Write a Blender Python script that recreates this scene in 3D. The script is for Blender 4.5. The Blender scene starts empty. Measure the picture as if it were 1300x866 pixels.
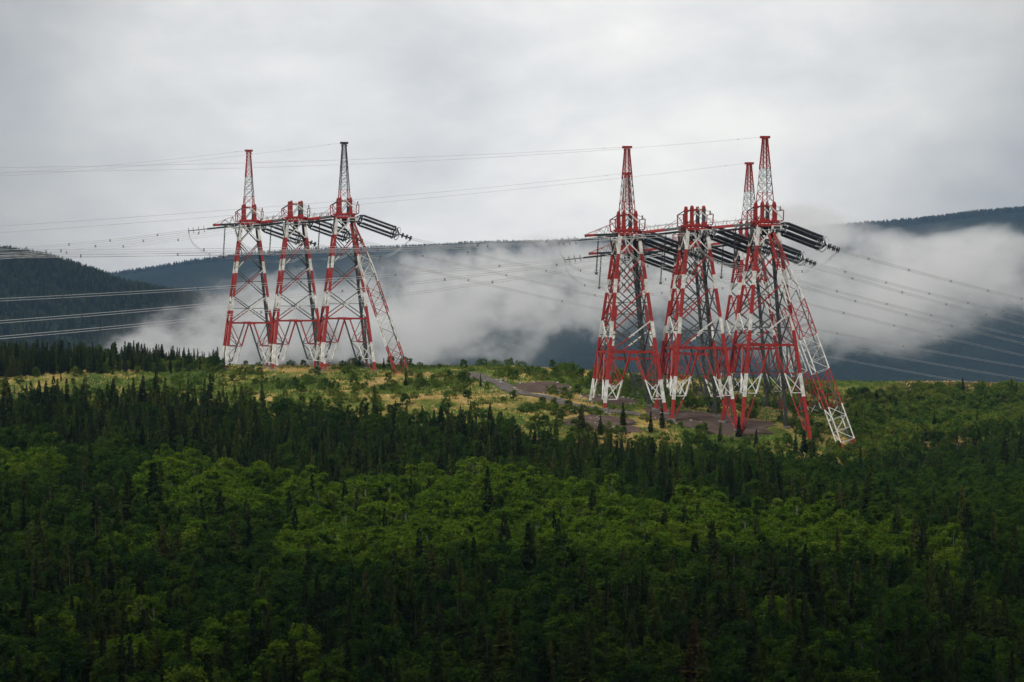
import bpy, math, random, time
_T0 = time.time()
def tick(n): print('TICK', n, round(time.time() - _T0, 1), flush=True)
import numpy as np
from mathutils import Vector, Matrix, noise as mn
R = math.radians
rng = np.random.default_rng(7)
random.seed(7)
sc = bpy.context.scene
C = sc.collection

# ------------------------------------------------------------------ camera and pixel helpers
F = 3060.0; HOR = 380.0; PITCH = math.atan((433 - HOR) / F)
cam_d = bpy.data.cameras.new('camera'); cam = bpy.data.objects.new('camera', cam_d); C.objects.link(cam)
cam_d.sensor_width = 36; cam_d.lens = 36 * F / 1300; cam_d.clip_end = 30000; cam_d.clip_start = 1
cam.location = (0, 0, 0); cam.rotation_euler = (R(90) - PITCH, 0, 0); sc.camera = cam
def P(px, py, D):
    a = (px - 650) / F; b = (433 - py) / F
    d = Vector((a, math.cos(PITCH) + b * math.sin(PITCH), -math.sin(PITCH) + b * math.cos(PITCH)))
    return d * (D / d.y)
def proj(x, y, z):
    cy = y * math.cos(PITCH) - z * math.sin(PITCH); cz = y * math.sin(PITCH) + z * math.cos(PITCH)
    return 650 + F * x / cy, 433 - F * cz / cy

# ------------------------------------------------------------------ object helpers
def tag(o, label=None, cat=None, group=None, kind=None):
    if label: o['label'] = label
    if cat: o['category'] = cat
    if group: o['group'] = group
    if kind: o['kind'] = kind
    return o
def empty(name, loc=(0, 0, 0), rz=0):
    o = bpy.data.objects.new(name, None); C.objects.link(o)
    o.location = loc; o.rotation_euler = (0, 0, rz); o.empty_display_size = .5
    return o
def link(name, me, parent=None, loc=None):
    o = bpy.data.objects.new(name, me); C.objects.link(o)
    if parent is not None: o.parent = parent
    if loc is not None: o.location = loc
    return o
class MB:
    def __init__(s): s.v = []; s.f = []; s.m = []
    def bar(s, a, b, w, h=None, m=0, n=4, w2=None):
        a = Vector(a); b = Vector(b); d = b - a
        if d.length < 1e-5: return
        d.normalize()
        up = Vector((0, 0, 1)) if abs(d.z) < .95 else Vector((0, 1, 0))
        x = d.cross(up).normalized(); y = x.cross(d).normalized()
        h = w if h is None else h; k = 1 if w2 is None else w2 / w
        base = len(s.v)
        for q, kk in ((a, 1), (b, k)):
            for i in range(n):
                t = 2 * math.pi * (i + .5) / n; c = 1 / math.cos(math.pi / n) if n == 4 else 1
                s.v.append(tuple(q + x * (math.cos(t) * w / 2 * c * kk) + y * (math.sin(t) * h / 2 * c * kk)))
        for i in range(n):
            j = (i + 1) % n
            s.f.append((base + i, base + j, base + n + j, base + n + i)); s.m.append(m)
        s.f.append(tuple(base + i for i in range(n))[::-1]); s.m.append(m)
        s.f.append(tuple(base + n + i for i in range(n))); s.m.append(m)
    def box(s, c, sz, m=0):
        c = Vector(c); base = len(s.v)
        for dz in (-1, 1):
            for dx, dy in ((-1, -1), (1, -1), (1, 1), (-1, 1)):
                s.v.append((c.x + dx * sz[0] / 2, c.y + dy * sz[1] / 2, c.z + dz * sz[2] / 2))
        for f in ((3, 2, 1, 0), (4, 5, 6, 7), (0, 1, 5, 4), (1, 2, 6, 5), (2, 3, 7, 6), (3, 0, 4, 7)):
            s.f.append(tuple(base + i for i in f)); s.m.append(m)
    def lathe(s, a, b, prof, n=6, m=0):
        a = Vector(a); b = Vector(b); d = (b - a); L = d.length; d.normalize()
        up = Vector((0, 0, 1)) if abs(d.z) < .95 else Vector((0, 1, 0))
        x = d.cross(up).normalized(); y = x.cross(d).normalized(); base = len(s.v)
        for t, r in prof:
            q = a + d * (L * t)
            for i in range(n):
                w = 2 * math.pi * i / n; s.v.append(tuple(q + x * math.cos(w) * r + y * math.sin(w) * r))
        for k in range(len(prof) - 1):
            for i in range(n):
                j = (i + 1) % n; p = base + k * n
                s.f.append((p + i, p + j, p + n + j, p + n + i)); s.m.append(m)
    def tube(s, pts, r, n=5, m=0):
        pts = [Vector(p) for p in pts]; base = len(s.v)
        for k, q in enumerate(pts):
            d = (pts[min(k + 1, len(pts) - 1)] - pts[max(k - 1, 0)]).normalized()
            up = Vector((0, 0, 1)) if abs(d.z) < .95 else Vector((0, 1, 0))
            x = d.cross(up).normalized(); y = x.cross(d).normalized()
            rr = r[k] if isinstance(r, (list, tuple)) else r
            for i in range(n):
                w = 2 * math.pi * i / n; s.v.append(tuple(q + x * math.cos(w) * rr + y * math.sin(w) * rr))
        for k in range(len(pts) - 1):
            for i in range(n):
                j = (i + 1) % n; p = base + k * n
                s.f.append((p + i, p + j, p + n + j, p + n + i)); s.m.append(m)
    def ring(s, c, axis, rad, r, n=14, m=0):
        c = Vector(c); d = Vector(axis).normalized()
        up = Vector((0, 0, 1)) if abs(d.z) < .95 else Vector((0, 1, 0))
        x = d.cross(up).normalized(); y = x.cross(d).normalized()
        s.tube([c + x * math.cos(2 * math.pi * i / n) * rad + y * math.sin(2 * math.pi * i / n) * rad for i in range(n + 1)], r, 5, m)
    def mesh(s, name, mats):
        me = bpy.data.meshes.new(name); me.from_pydata(s.v, [], s.f)
        for x in (mats if isinstance(mats, (list, tuple)) else [mats]): me.materials.append(x)
        me.polygons.foreach_set('material_index', s.m); me.update()
        return me
    def build(s, name, mats, parent=None, loc=None): return link(name, s.mesh(name, mats), parent, loc)

# ------------------------------------------------------------------ materials
def new_mat(name):
    m = bpy.data.materials.new(name); m.use_nodes = True; nt = m.node_tree; nt.nodes.clear()
    out = nt.nodes.new('ShaderNodeOutputMaterial'); return m, nt, out
def N(nt, t, **kw):
    n = nt.nodes.new(t)
    for k, v in kw.items():
        if k.startswith('i_'): n.inputs[int(k[2:]) if k[2:].isdigit() else k[2:].replace('_', ' ')].default_value = v
        else: setattr(n, k, v)
    return n
def ramp(nt, stops, interp='LINEAR'):
    n = nt.nodes.new('ShaderNodeValToRGB'); n.color_ramp.interpolation = interp; e = n.color_ramp.elements
    while len(e) > 1: e.remove(e[-1])
    for i, (p, c) in enumerate(stops):
        q = e[0] if i == 0 else e.new(p)
        q.position = p; q.color = (c[0], c[1], c[2], 1)
    return n
def paint(name, a, b, rough=.55, metal=0, scale=1.2, bump=0):
    m, nt, out = new_mat(name); L = nt.links
    tc = N(nt, 'ShaderNodeTexCoord'); no = N(nt, 'ShaderNodeTexNoise'); no.inputs['Scale'].default_value = scale; no.inputs['Detail'].default_value = 6
    no.inputs['Roughness'].default_value = .7
    rp = ramp(nt, [(.38, a), (.66, b)]); bs = N(nt, 'ShaderNodeBsdfPrincipled')
    bs.inputs['Roughness'].default_value = rough; bs.inputs['Metallic'].default_value = metal
    L.new(tc.outputs['Object'], no.inputs['Vector']); L.new(no.outputs['Fac'], rp.inputs['Fac'])
    L.new(rp.outputs['Color'], bs.inputs['Base Color']); L.new(bs.outputs['BSDF'], out.inputs['Surface'])
    return m
M_RED = paint('red_paint', (.37, .017, .012), (.19, .022, .015), .6, 0, .9)
M_WHITE = paint('white_paint', (.76, .755, .71), (.40, .39, .355), .6, 0, .9)
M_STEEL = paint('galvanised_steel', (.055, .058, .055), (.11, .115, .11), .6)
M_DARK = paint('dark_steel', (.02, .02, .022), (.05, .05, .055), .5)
M_PORC = paint('dark_glazed_porcelain', (.022, .023, .026), (.045, .047, .052), .25, 0, 4)
M_ALU = paint('aluminium', (.42, .43, .43), (.60, .60, .60), .4, .5)
M_WIRE = paint('weathered_conductor', (.60, .61, .61), (.72, .72, .72), .6, 0)
M_CONC = paint('concrete', (.16, .15, .14), (.22, .21, .20), .9)
TW = [M_WHITE, M_RED, M_STEEL, M_DARK]   # slots 0..3

def foliage(name, stops, trans=.3, nscale=.35, namp=.35):
    m, nt, out = new_mat(name); L = nt.links
    oi = N(nt, 'ShaderNodeObjectInfo'); rp = ramp(nt, stops); L.new(oi.outputs['Random'], rp.inputs['Fac'])
    tc = N(nt, 'ShaderNodeTexCoord'); no = N(nt, 'ShaderNodeTexNoise'); no.inputs['Scale'].default_value = nscale * 3; no.inputs['Detail'].default_value = 3
    L.new(tc.outputs['Object'], no.inputs['Vector'])
    mr = N(nt, 'ShaderNodeMapRange'); mr.inputs['From Min'].default_value = .3; mr.inputs['From Max'].default_value = .7
    mr.inputs['To Min'].default_value = 1 - namp; mr.inputs['To Max'].default_value = 1 + namp; L.new(no.outputs['Fac'], mr.inputs['Value'])
    vm = N(nt, 'ShaderNodeVectorMath', operation='SCALE'); L.new(rp.outputs['Color'], vm.inputs[0]); L.new(mr.outputs['Result'], vm.inputs['Scale'])
    d = N(nt, 'ShaderNodeBsdfDiffuse'); t = N(nt, 'ShaderNodeBsdfTranslucent'); mx = N(nt, 'ShaderNodeMixShader'); mx.inputs[0].default_value = trans
    L.new(vm.outputs[0], d.inputs['Color']); L.new(vm.outputs[0], t.inputs['Color']); L.new(d.outputs[0], mx.inputs[1]); L.new(t.outputs[0], mx.inputs[2])
    L.new(mx.outputs[0], out.inputs['Surface']); return m
M_SPRUCE = foliage('spruce_needles', [(0, (.014, .024, .008)), (.45, (.028, .044, .011)), (.8, (.046, .066, .014)), (1, (.070, .085, .019))], .1)
M_RUST = foliage('browned_needles', [(0, (.060, .040, .014)), (1, (.065, .042, .015))], .1)
M_OLIVE = foliage('olive_needles', [(0, (.060, .078, .016)), (1, (.060, .078, .016))], .15)
M_BIRCH = foliage('bright_birch_leaves', [(0, (.070, .140, .010)), (.35, (.088, .162, .011)), (.7, (.106, .180, .012)), (1, (.130, .190, .017))], .35)
M_BIRCHD = foliage('shade_deepened_green_leaves', [(0, (.018, .048, .009)), (.5, (.038, .082, .011)), (1, (.066, .112, .013))], .3)  # leaf tone deepened so the lower wood's shade sits in the colour
M_BUSH = foliage('alder_leaves', [(0, (.045, .095, .014)), (.5, (.085, .140, .018)), (1, (.140, .170, .026))], .3)
M_BARK = paint('grey_bark', (.045, .035, .028), (.10, .08, .065), .9)
M_BBARK = paint('pale_birch_bark', (.24, .225, .20), (.09, .08, .07), .8, 0, 2)
M_ROCK = paint('rock', (.10, .075, .06), (.20, .16, .13), .9, 0, .5)
M_DRY = foliage('dry_grass', [(0, (.50, .35, .14)), (1, (.50, .35, .14))], .2, .03, .5)
M_GRN = foliage('green_ground_plants', [(0, (.11, .16, .03)), (1, (.11, .16, .03))], .2, .03, .5)

# ------------------------------------------------------------------ terrain
def sm(a, b, t):
    t = np.clip((t - a) / (b - a), 0, 1); return t * t * (3 - 2 * t)
_g = rng.random((64, 64))
def vnoise(x, y, s):
    x = np.asarray(x, float) / s + 100.3; y = np.asarray(y, float) / s + 57.7
    xi = np.floor(x).astype(int); yi = np.floor(y).astype(int); fx = x - xi; fy = y - yi
    fx = fx * fx * (3 - 2 * fx); fy = fy * fy * (3 - 2 * fy)
    g = lambda i, j: _g[i % 64, j % 64]
    return (g(xi, yi) * (1 - fx) * (1 - fy) + g(xi + 1, yi) * fx * (1 - fy) + g(xi, yi + 1) * (1 - fx) * fy + g(xi + 1, yi + 1) * fx * fy) * 2 - 1
KY = [-3000, -900, -380, -270, -210, -60, -14, 0, 25, 60, 120, 200, 280, 350, 420, 470, 500, 535, 580, 615, 645, 690, 760, 900, 1050, 1300]
KZ = [300, 370, 410, 420, 403, 40, -2, -2.2, -9, -26, -43, -51.5, -48, -41.5, -36, -30.5, -26.5, -22, -19.6, -18.3, -17.9, -20, -34, -85, -130, -150]  # high part behind the camera: unseen ridge added to shade the foreground
AX = [-6000, -3000, -1200, -700, -489, -440, -365, -270, -100, 200, 600]
AZ = [200, 150, 104, 64, 41, 31, 7, -5, -55, -128, -150]
BX = [-7000, -3000, -1500, -850, -572, -245, -82, 82, 572, 654, 1062, 2000, 7000]
BZ = [150, 90, 30, 47, 75, 92, 105, 110, 135, 145, 182, 260, 400]
def zt(x, y):
    x = np.asarray(x, float); y = np.asarray(y, float)
    z = np.interp(y, KY, KZ)
    z = z + (sm(400, 500, y) * (1 - sm(600, 680, y)) * .75 + sm(560, 640, y) * (1 - sm(800, 900, y)) * .30) * (-14.0 * np.tanh((np.maximum(x, 0) / 72) ** 1.7))
    z = z + sm(430, 540, y) * (1 - sm(560, 640, y)) * (-3.5 * np.tanh(np.maximum(-x, 0) / 70))
    z = z - 3 * sm(90, 180, -x) * sm(560, 620, y) * (1 - sm(700, 760, y))
    near = sm(150, 260, y) * (1 - sm(700, 900, y))
    z = z + near * (1.6 * vnoise(x, y, 46) * (1 - .55 * sm(480, 530, y)) + .45 * vnoise(x, y, 13) + .18 * vnoise(x, y, 5))
    w = (1 - sm(-60, 80, y)); z = z + w * sm(60, 200, -y) * (22 * vnoise(x, y, 160) + 8 * vnoise(x, y, 60))
    far = sm(1000, 1500, y)
    a = np.interp(x, AX, AZ) + 9 * vnoise(x, y * .3, 140) * .4 + 3 * vnoise(x, y * .3, 45)
    A = (a + 150) * np.exp(-((y - 2300) / 520) ** 2)
    b = np.interp(x, BX, BZ) + 7 * vnoise(x, y * .2, 420) + 3 * vnoise(x, y * .2, 130)
    B = (b + 150) * (sm(2500, 5000, y)) * (1 - .2 * sm(5300, 8000, y))
    return z + far * (np.maximum(A, B) + 6 * vnoise(x, y, 260) + 2.5 * vnoise(x, y, 90))
def zg(x, y): return float(zt(x, y))

def lin(*segs):
    out = []
    for a, b, s in segs: out += list(np.arange(a, b, s))
    return out
xs = np.array(lin((-9000, -3000, 600), (-3000, -1200, 100), (-1200, -400, 25), (-400, -200, 10), (-200, 230, 2.5), (230, 420, 10), (420, 1400, 25), (1400, 3000, 100), (3000, 9001, 600)))
def sheet(name, ys, mat):
    X, Y = np.meshgrid(xs, ys); Z = zt(X, Y); nx = len(xs); ny = len(ys)
    V = np.stack([X, Y, Z], -1).reshape(-1, 3)
    i = np.arange(ny - 1)[:, None] * nx + np.arange(nx - 1)[None, :]
    Fc = np.stack([i, i + 1, i + nx + 1, i + nx], -1).reshape(-1, 4)
    me = bpy.data.meshes.new(name); me.vertices.add(len(V)); me.vertices.foreach_set('co', V.ravel())
    me.loops.add(Fc.size); me.loops.foreach_set('vertex_index', Fc.ravel().astype(np.int32))
    me.polygons.add(len(Fc)); me.polygons.foreach_set('loop_start', np.arange(0, Fc.size, 4, dtype=np.int32))
    me.update(calc_edges=True); me.materials.append(mat); me.polygons.foreach_set('use_smooth', [True] * len(Fc))
    o = link(name, me); tag(o, kind='structure'); return o, V

# ground surface: soil + patches of dry grass and green cover on the cleared ridge, dark litter under the trees
gm, nt, out = new_mat('ridge_ground'); L = nt.links
tc = N(nt, 'ShaderNodeTexCoord'); att = N(nt, 'ShaderNodeAttribute', attribute_name='meadow')
n1 = N(nt, 'ShaderNodeTexNoise'); n1.inputs['Scale'].default_value = .055; n1.inputs['Detail'].default_value = 8; n1.inputs['Roughness'].default_value = .65
n2 = N(nt, 'ShaderNodeTexNoise'); n2.inputs['Scale'].default_value = .9; n2.inputs['Detail'].default_value = 5
mp = N(nt, 'ShaderNodeMapping'); mp.inputs['Scale'].default_value = (1, .45, 1)
L.new(tc.outputs['Object'], mp.inputs['Vector']); L.new(mp.outputs[0], n1.inputs['Vector']); L.new(tc.outputs['Object'], n2.inputs['Vector'])
r1 = ramp(nt, [(.40, (.06, .10, .022)), (.49, (.13, .16, .035)), (.56, (.33, .26, .08)), (.63, (.50, .35, .14)), (.70, (.34, .23, .10)), (.74, (.12, .07, .05))])
L.new(n1.outputs['Fac'], r1.inputs['Fac'])
mm = N(nt, 'ShaderNodeMix', data_type='RGBA'); mm.blend_type = 'MULTIPLY'; mm.inputs[0].default_value = .75
r2 = ramp(nt, [(.3, (.45, .45, .45)), (.7, (1.15, 1.15, 1.15))]); L.new(n2.outputs['Fac'], r2.inputs['Fac'])
L.new(r1.outputs['Color'], mm.inputs[6]); L.new(r2.outputs['Color'], mm.inputs[7])
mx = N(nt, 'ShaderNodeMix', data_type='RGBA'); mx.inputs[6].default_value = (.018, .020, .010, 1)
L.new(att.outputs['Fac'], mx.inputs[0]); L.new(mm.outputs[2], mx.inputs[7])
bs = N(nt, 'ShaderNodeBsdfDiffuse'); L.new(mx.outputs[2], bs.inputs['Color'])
bp = N(nt, 'ShaderNodeBump'); bp.inputs['Distance'].default_value = .5; bp.inputs['Strength'].default_value = .8
L.new(n2.outputs['Fac'], bp.inputs['Height']); L.new(bp.outputs[0], bs.inputs['Normal']); L.new(bs.outputs[0], out.inputs['Surface'])
def hillmat(name, a, b, sc1):
    m, nt, out = new_mat(name); L = nt.links
    tc = N(nt, 'ShaderNodeTexCoord'); n1 = N(nt, 'ShaderNodeTexNoise'); n1.inputs['Scale'].default_value = sc1; n1.inputs['Detail'].default_value = 9; n1.inputs['Roughness'].default_value = .72
    rp = ramp(nt, [(.35, a), (.62, b)]); d = N(nt, 'ShaderNodeBsdfDiffuse')
    n2 = N(nt, 'ShaderNodeTexVoronoi'); n2.inputs['Scale'].default_value = .14
    bp = N(nt, 'ShaderNodeBump'); bp.inputs['Distance'].default_value = 4; bp.inputs['Strength'].default_value = 1; bp.invert = True
    L.new(tc.outputs['Object'], n1.inputs['Vector']); L.new(tc.outputs['Object'], n2.inputs['Vector']); L.new(n2.outputs['Distance'], bp.inputs['Height'])
    L.new(n1.outputs['Fac'], rp.inputs['Fac']); L.new(rp.outputs[0], d.inputs['Color']); L.new(bp.outputs[0], d.inputs['Normal']); L.new(d.outputs[0], out.inputs['Surface']); return m
M_HILLA = hillmat('forested_hillside', (.008, .015, .009), (.020, .031, .015), .012)
M_HILLB = hillmat('distant_forest_slope', (.008, .015, .012), (.018, .028, .019), .006)

ys0 = np.array(lin((-3000, -600, 300), (-600, -40, 20), (-40, 250, 10), (250, 700, 2.5), (700, 1200, 12)) + [1200.])
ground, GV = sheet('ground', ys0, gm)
hillA, _ = sheet('forested_hill', np.array(lin((1200, 2900, 20)) + [2900.]), M_HILLA)
hillB, _ = sheet('far_hills', np.array(lin((2900, 5400, 50), (5400, 6500, 100)) + [6500.]), M_HILLB)

# zone limits, given by where the photo's bands lie, evaluated on the ground position
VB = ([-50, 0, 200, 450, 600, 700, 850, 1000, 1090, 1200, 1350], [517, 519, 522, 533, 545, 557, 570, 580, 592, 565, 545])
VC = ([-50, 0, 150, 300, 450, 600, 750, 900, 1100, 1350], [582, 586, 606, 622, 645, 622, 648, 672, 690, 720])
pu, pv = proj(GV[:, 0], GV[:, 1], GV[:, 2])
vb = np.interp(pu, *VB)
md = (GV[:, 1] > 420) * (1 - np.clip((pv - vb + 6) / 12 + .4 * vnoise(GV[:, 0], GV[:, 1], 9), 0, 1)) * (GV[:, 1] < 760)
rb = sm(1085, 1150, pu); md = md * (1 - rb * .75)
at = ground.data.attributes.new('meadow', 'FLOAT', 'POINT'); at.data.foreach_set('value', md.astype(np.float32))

# ------------------------------------------------------------------ gravel road and bare pad, draped over the ridge
def gravel(name, a, b, s=.6):
    m, nt, out = new_mat(name); L = nt.links
    tc = N(nt, 'ShaderNodeTexCoord'); n1 = N(nt, 'ShaderNodeTexNoise'); n1.inputs['Scale'].default_value = s; n1.inputs['Detail'].default_value = 10; n1.inputs['Roughness'].default_value = .75
    rp = ramp(nt, [(.35, a), (.65, b)]); d = N(nt, 'ShaderNodeBsdfDiffuse'); bp = N(nt, 'ShaderNodeBump'); bp.inputs['Distance'].default_value = .25
    L.new(tc.outputs['Object'], n1.inputs['Vector']); L.new(n1.outputs['Fac'], rp.inputs['Fac']); L.new(rp.outputs[0], d.inputs['Color'])
    L.new(n1.outputs['Fac'], bp.inputs['Height']); L.new(bp.outputs[0], d.inputs['Normal']); L.new(d.outputs[0], out.inputs['Surface']); return m
M_ROAD = gravel('grey_gravel', (.10, .088, .08), (.165, .145, .13))
M_DIRT = gravel('brown_dirt', (.075, .052, .043), (.145, .108, .09), .35)
def hit(px, py):   # the ground point seen at a photo position
    lo = 300.
    D = np.arange(420, 720, 1.0); p = P(px, py, 1.0); w = np.nonzero(zt(p.x * D, D) >= p.z * D)[0]
    d = D[w[0]] if len(w) else 640.
    return p.x * d, d
ROADPX = [(596, 474), (612, 480), (640, 491), (675, 502), (715, 514), (760, 522), (815, 528)]
rp_ = [hit(*q) for q in ROADPX]
def resample(pts, step):
    o = []
    for (x0, y0), (x1, y1) in zip(pts[:-1], pts[1:]):
        n = max(1, int(math.hypot(x1 - x0, y1 - y0) / step))
        for i in range(n): o.append((x0 + (x1 - x0) * i / n, y0 + (y1 - y0) * i / n))
    o.append(pts[-1]); o = np.array(o)
    for _ in range(12): o[1:-1] = (o[:-2] + o[1:-1] * 2 + o[2:]) / 4
    return o
road_c = resample(rp_, 1.5)
def drape_strip(name, c, w, mat, lift, nn=7):
    t = np.gradient(c, axis=0); t /= np.linalg.norm(t, axis=1)[:, None] + 1e-9; nrm = np.stack([-t[:, 1], t[:, 0]], 1)
    v = []; f = []
    for k in range(len(c)):
        for j in range(nn):
            u = (j / (nn - 1) - .5) * (w + .9 * float(vnoise(k * 3.1, j // 3 * 40, 6)))
            x, y = c[k] + nrm[k] * u; v.append((x, y, zg(x, y) + lift))
    for k in range(len(c) - 1):
        for j in range(nn - 1):
            p = k * nn + j; f.append((p, p + 1, p + nn + 1, p + nn))
    me = bpy.data.meshes.new(name); me.from_pydata(v, [], f); me.materials.append(mat); me.update()
    o = link(name, me); tag(o, kind='structure'); return o
def drape_blob(name, cx, cy, rx, ry, mat, lift, seed):
    v = [(cx, cy, zg(cx, cy) + lift)]; f = []; nr, na = 14, 48
    for i in range(1, nr + 1):
        for j in range(na):
            a = 2 * math.pi * j / na
            q = 1 + .5 * mn.noise(Vector((math.cos(a) * 1.3, math.sin(a) * 1.3, seed))) + .3 * mn.noise(Vector((math.cos(a) * 5, math.sin(a) * 5, seed)))
            x = cx + math.cos(a) * rx * q * i / nr; y = cy + math.sin(a) * ry * q * i / nr; v.append((x, y, zg(x, y) + lift))
    for j in range(na): f.append((0, 1 + j, 1 + (j + 1) % na))
    for i in range(nr - 1):
        for j in range(na):
            p = 1 + i * na; f.append((p + j, p + na + j, p + na + (j + 1) % na, p + (j + 1) % na))
    me = bpy.data.meshes.new(name); me.from_pydata(v, [], f); me.materials.append(mat); me.update()
    o = link(name, me); tag(o, kind='structure'); return o
PADS = []
for px, py, rx, ry, nm in ((900, 534, 17, 16, 'bare_dirt_pad'), (690, 494, 7.5, 13, 'bare_dirt_patch'), (775, 505, 7, 9, 'bare_dirt_patch'), (765, 538, 9, 7, 'bare_dirt_patch')):
    x, y = hit(px, py); PADS.append((x, y, rx, ry)); drape_blob(nm, x, y, rx, ry, M_DIRT, .09 + .012 * len(PADS), len(PADS) * 3.3)
drape_strip('gravel_road', road_c, 3.5, M_ROAD, .18)
def near_bare(x, y, m=0):
    if np.min(np.hypot(road_c[:, 0] - x, road_c[:, 1] - y)) < 3.2 + m: return True
    return any(((x - a) / (c + m)) ** 2 + ((y - b) / (d + m)) ** 2 < 1 for a, b, c, d in PADS)

tick('------- pylons')
# ------------------------------------------------------------------ pylons
BANDS = [(-30, 1), (0, 0), (4.5, 1), (10, 0), (13, 1), (19.2, 0), (22.8, 1), (32, 0), (37, 1), (99, 1)]   # metres below the head ring; 0 white, 1 red
def bandm(d):
    c = 1
    for h, m in BANDS:
        if d >= h: c = m
    return c
def banded(mb, a, b, w, ov=None, h=None):
    a = Vector(a); b = Vector(b)
    if ov is not None: mb.bar(a, b, w, h, ov); return
    da, db = -a.z, -b.z
    if abs(db - da) < .3: mb.bar(a, b, w, h, bandm((da + db) / 2)); return
    if da > db: a, b, da, db = b, a, db, da
    cuts = [da] + [q for q, _ in BANDS if da < q < db] + [db]
    for c0, c1 in zip(cuts[:-1], cuts[1:]):
        mb.bar(a.lerp(b, (c0 - da) / (db - da)), a.lerp(b, (c1 - da) / (db - da)), w, h, bandm((c0 + c1) / 2))
def hw(d): return 2.1 + .123 * max(d, 0)
YAW = R(12)
TH = {}
def pylon(key, px, py, D, peak, darkpeak=False, strut=None, foot=None):
    c = P(px, py, D); base_z = zg(c.x, c.y)
    root = empty('transmission_pylon', (c.x, c.y, base_z), YAW)
    up = c.z - base_z                          # ring height over the foot; parts below are written relative to the ring
    def put(mb, name, mats=TW): o = mb.build(name, mats, root, (0, 0, up)); return o
    corners = [(-1, -1), (1, -1), (1, 1), (-1, 1)]
    cy, sy = math.cos(YAW), math.sin(YAW)
    def gz(lx, ly): return zg(c.x + lx * cy - ly * sy, c.y + lx * sy + ly * cy) - c.z
    def corner(q, d): return Vector((q[0] * hw(d), q[1] * hw(d), -d))
    feet = []
    for qi, q in enumerate(corners):
        d = 36.
        for _ in range(8): d = -gz(q[0] * hw(d), q[1] * hw(d))
        feet.append(d)
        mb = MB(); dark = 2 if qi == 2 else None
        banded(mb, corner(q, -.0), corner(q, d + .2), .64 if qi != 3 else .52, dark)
        # lacing plates that stand proud of the leg on its outer side
        for k in range(int(d / 1.5)):
            dd = 1 + k * 1.5
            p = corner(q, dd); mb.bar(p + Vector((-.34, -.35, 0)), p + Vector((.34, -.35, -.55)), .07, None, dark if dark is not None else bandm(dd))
        put(mb, 'leg')
        mb = MB(); p = corner(q, d); mb.box((p.x, p.y, p.z + .25), (1.3, 1.3, .5)); put(mb, 'footing', [M_CONC])
    dmin = min(feet)
    # bracing, one part for each face
    for fi in range(4):
        a, b = corners[fi], corners[(fi + 1) % 4]; mb = MB()
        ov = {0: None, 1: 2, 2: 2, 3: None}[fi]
        lv = [0, 5, 12, 19, 26]
        for k in range(4):
            d0, d1 = lv[k], lv[k + 1]
            A0, A1, B0, B1 = corner(a, d0), corner(a, d1), corner(b, d0), corner(b, d1)
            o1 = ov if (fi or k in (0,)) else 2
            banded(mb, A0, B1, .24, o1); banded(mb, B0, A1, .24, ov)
            t = hw(d0) / (hw(d0) + hw(d1)); dc = d0 + (d1 - d0) * t
            if k >= 2: mb.bar(corner(a, dc), corner(b, dc), .13, None, 2)
            X = A0.lerp(B1, t)
            if k >= 1:
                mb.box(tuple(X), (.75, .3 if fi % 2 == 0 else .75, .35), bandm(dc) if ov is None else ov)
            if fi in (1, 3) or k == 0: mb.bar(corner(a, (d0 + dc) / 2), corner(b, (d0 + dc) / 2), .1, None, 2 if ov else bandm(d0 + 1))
        A, B = corner(a, 26), corner(b, 26); mid = (A + B) / 2
        mb.bar(A, B, .38, None, 1); mb.box(tuple(mid), (2.2 if fi % 2 == 0 else .5, .5 if fi % 2 == 0 else 2.2, .6), 1)
        for q, fd in ((a, feet[fi]), (b, feet[(fi + 1) % 4])):
            leg31, leg26 = corner(q, 32), corner(q, 26)
            low = min(36.2, fd - .5); Q = corner(q, low) * .80 + corner((a if q is b else b), low) * .20
            mid2 = mid + (corner(q, 26) - mid) * .12
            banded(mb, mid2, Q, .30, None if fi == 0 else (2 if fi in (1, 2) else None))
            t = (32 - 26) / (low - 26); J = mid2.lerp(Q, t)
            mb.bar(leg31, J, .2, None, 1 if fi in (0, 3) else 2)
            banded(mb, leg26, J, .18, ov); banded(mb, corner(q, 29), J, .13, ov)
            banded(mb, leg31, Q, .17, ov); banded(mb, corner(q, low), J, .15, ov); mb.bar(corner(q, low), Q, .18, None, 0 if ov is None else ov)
            k = low
            while fd - k > 3:      # leg extensions carry their own zigzag
                k2 = min(k + 4, fd); n = (corner(a, 30) + corner(b, 30)) / 2; n = Vector((n.x, n.y, 0)).normalized()
                pa, pb = corner(q, k), corner(q, k2); inn = (mid - pa); inn.z = 0; inn.normalize()
                wdt = lambda d: 2.4 * max(0, (fd - d)) / max(fd - low, 1) + .3
                banded(mb, pa + inn * wdt(k), pb + inn * wdt(k2), .2, ov); banded(mb, pa, pb + inn * wdt(k2), .15, ov); mb.bar(pb, pb + inn * wdt(k2), .14, None, 1)
                k = k2
        put(mb, 'bracing')
    # head: ring beam, four heavy columns, brackets
    mb = MB()
    for fi in range(4):
        a, b = corners[fi], corners[(fi + 1) % 4]
        for z in (-.05, .75): mb.bar(Vector((a[0] * 2.2, a[1] * 2.75, z)), Vector((b[0] * 2.2, b[1] * 2.75, z)), .42, .5, 1)
        for k in range(5):
            A_, B_ = Vector((a[0] * 2.2, a[1] * 2.75, 0)), Vector((b[0] * 2.2, b[1] * 2.75, 0)); t0 = A_.lerp(B_, k / 5); t1 = A_.lerp(B_, (k + 1) / 5)
            mb.bar(t0, t1 + Vector((0, 0, .75)), .13, None, 1)
    mb.box((0, 0, .15), (4.2, 4.2, .12), 3); put(mb, 'ring_beam')
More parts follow.
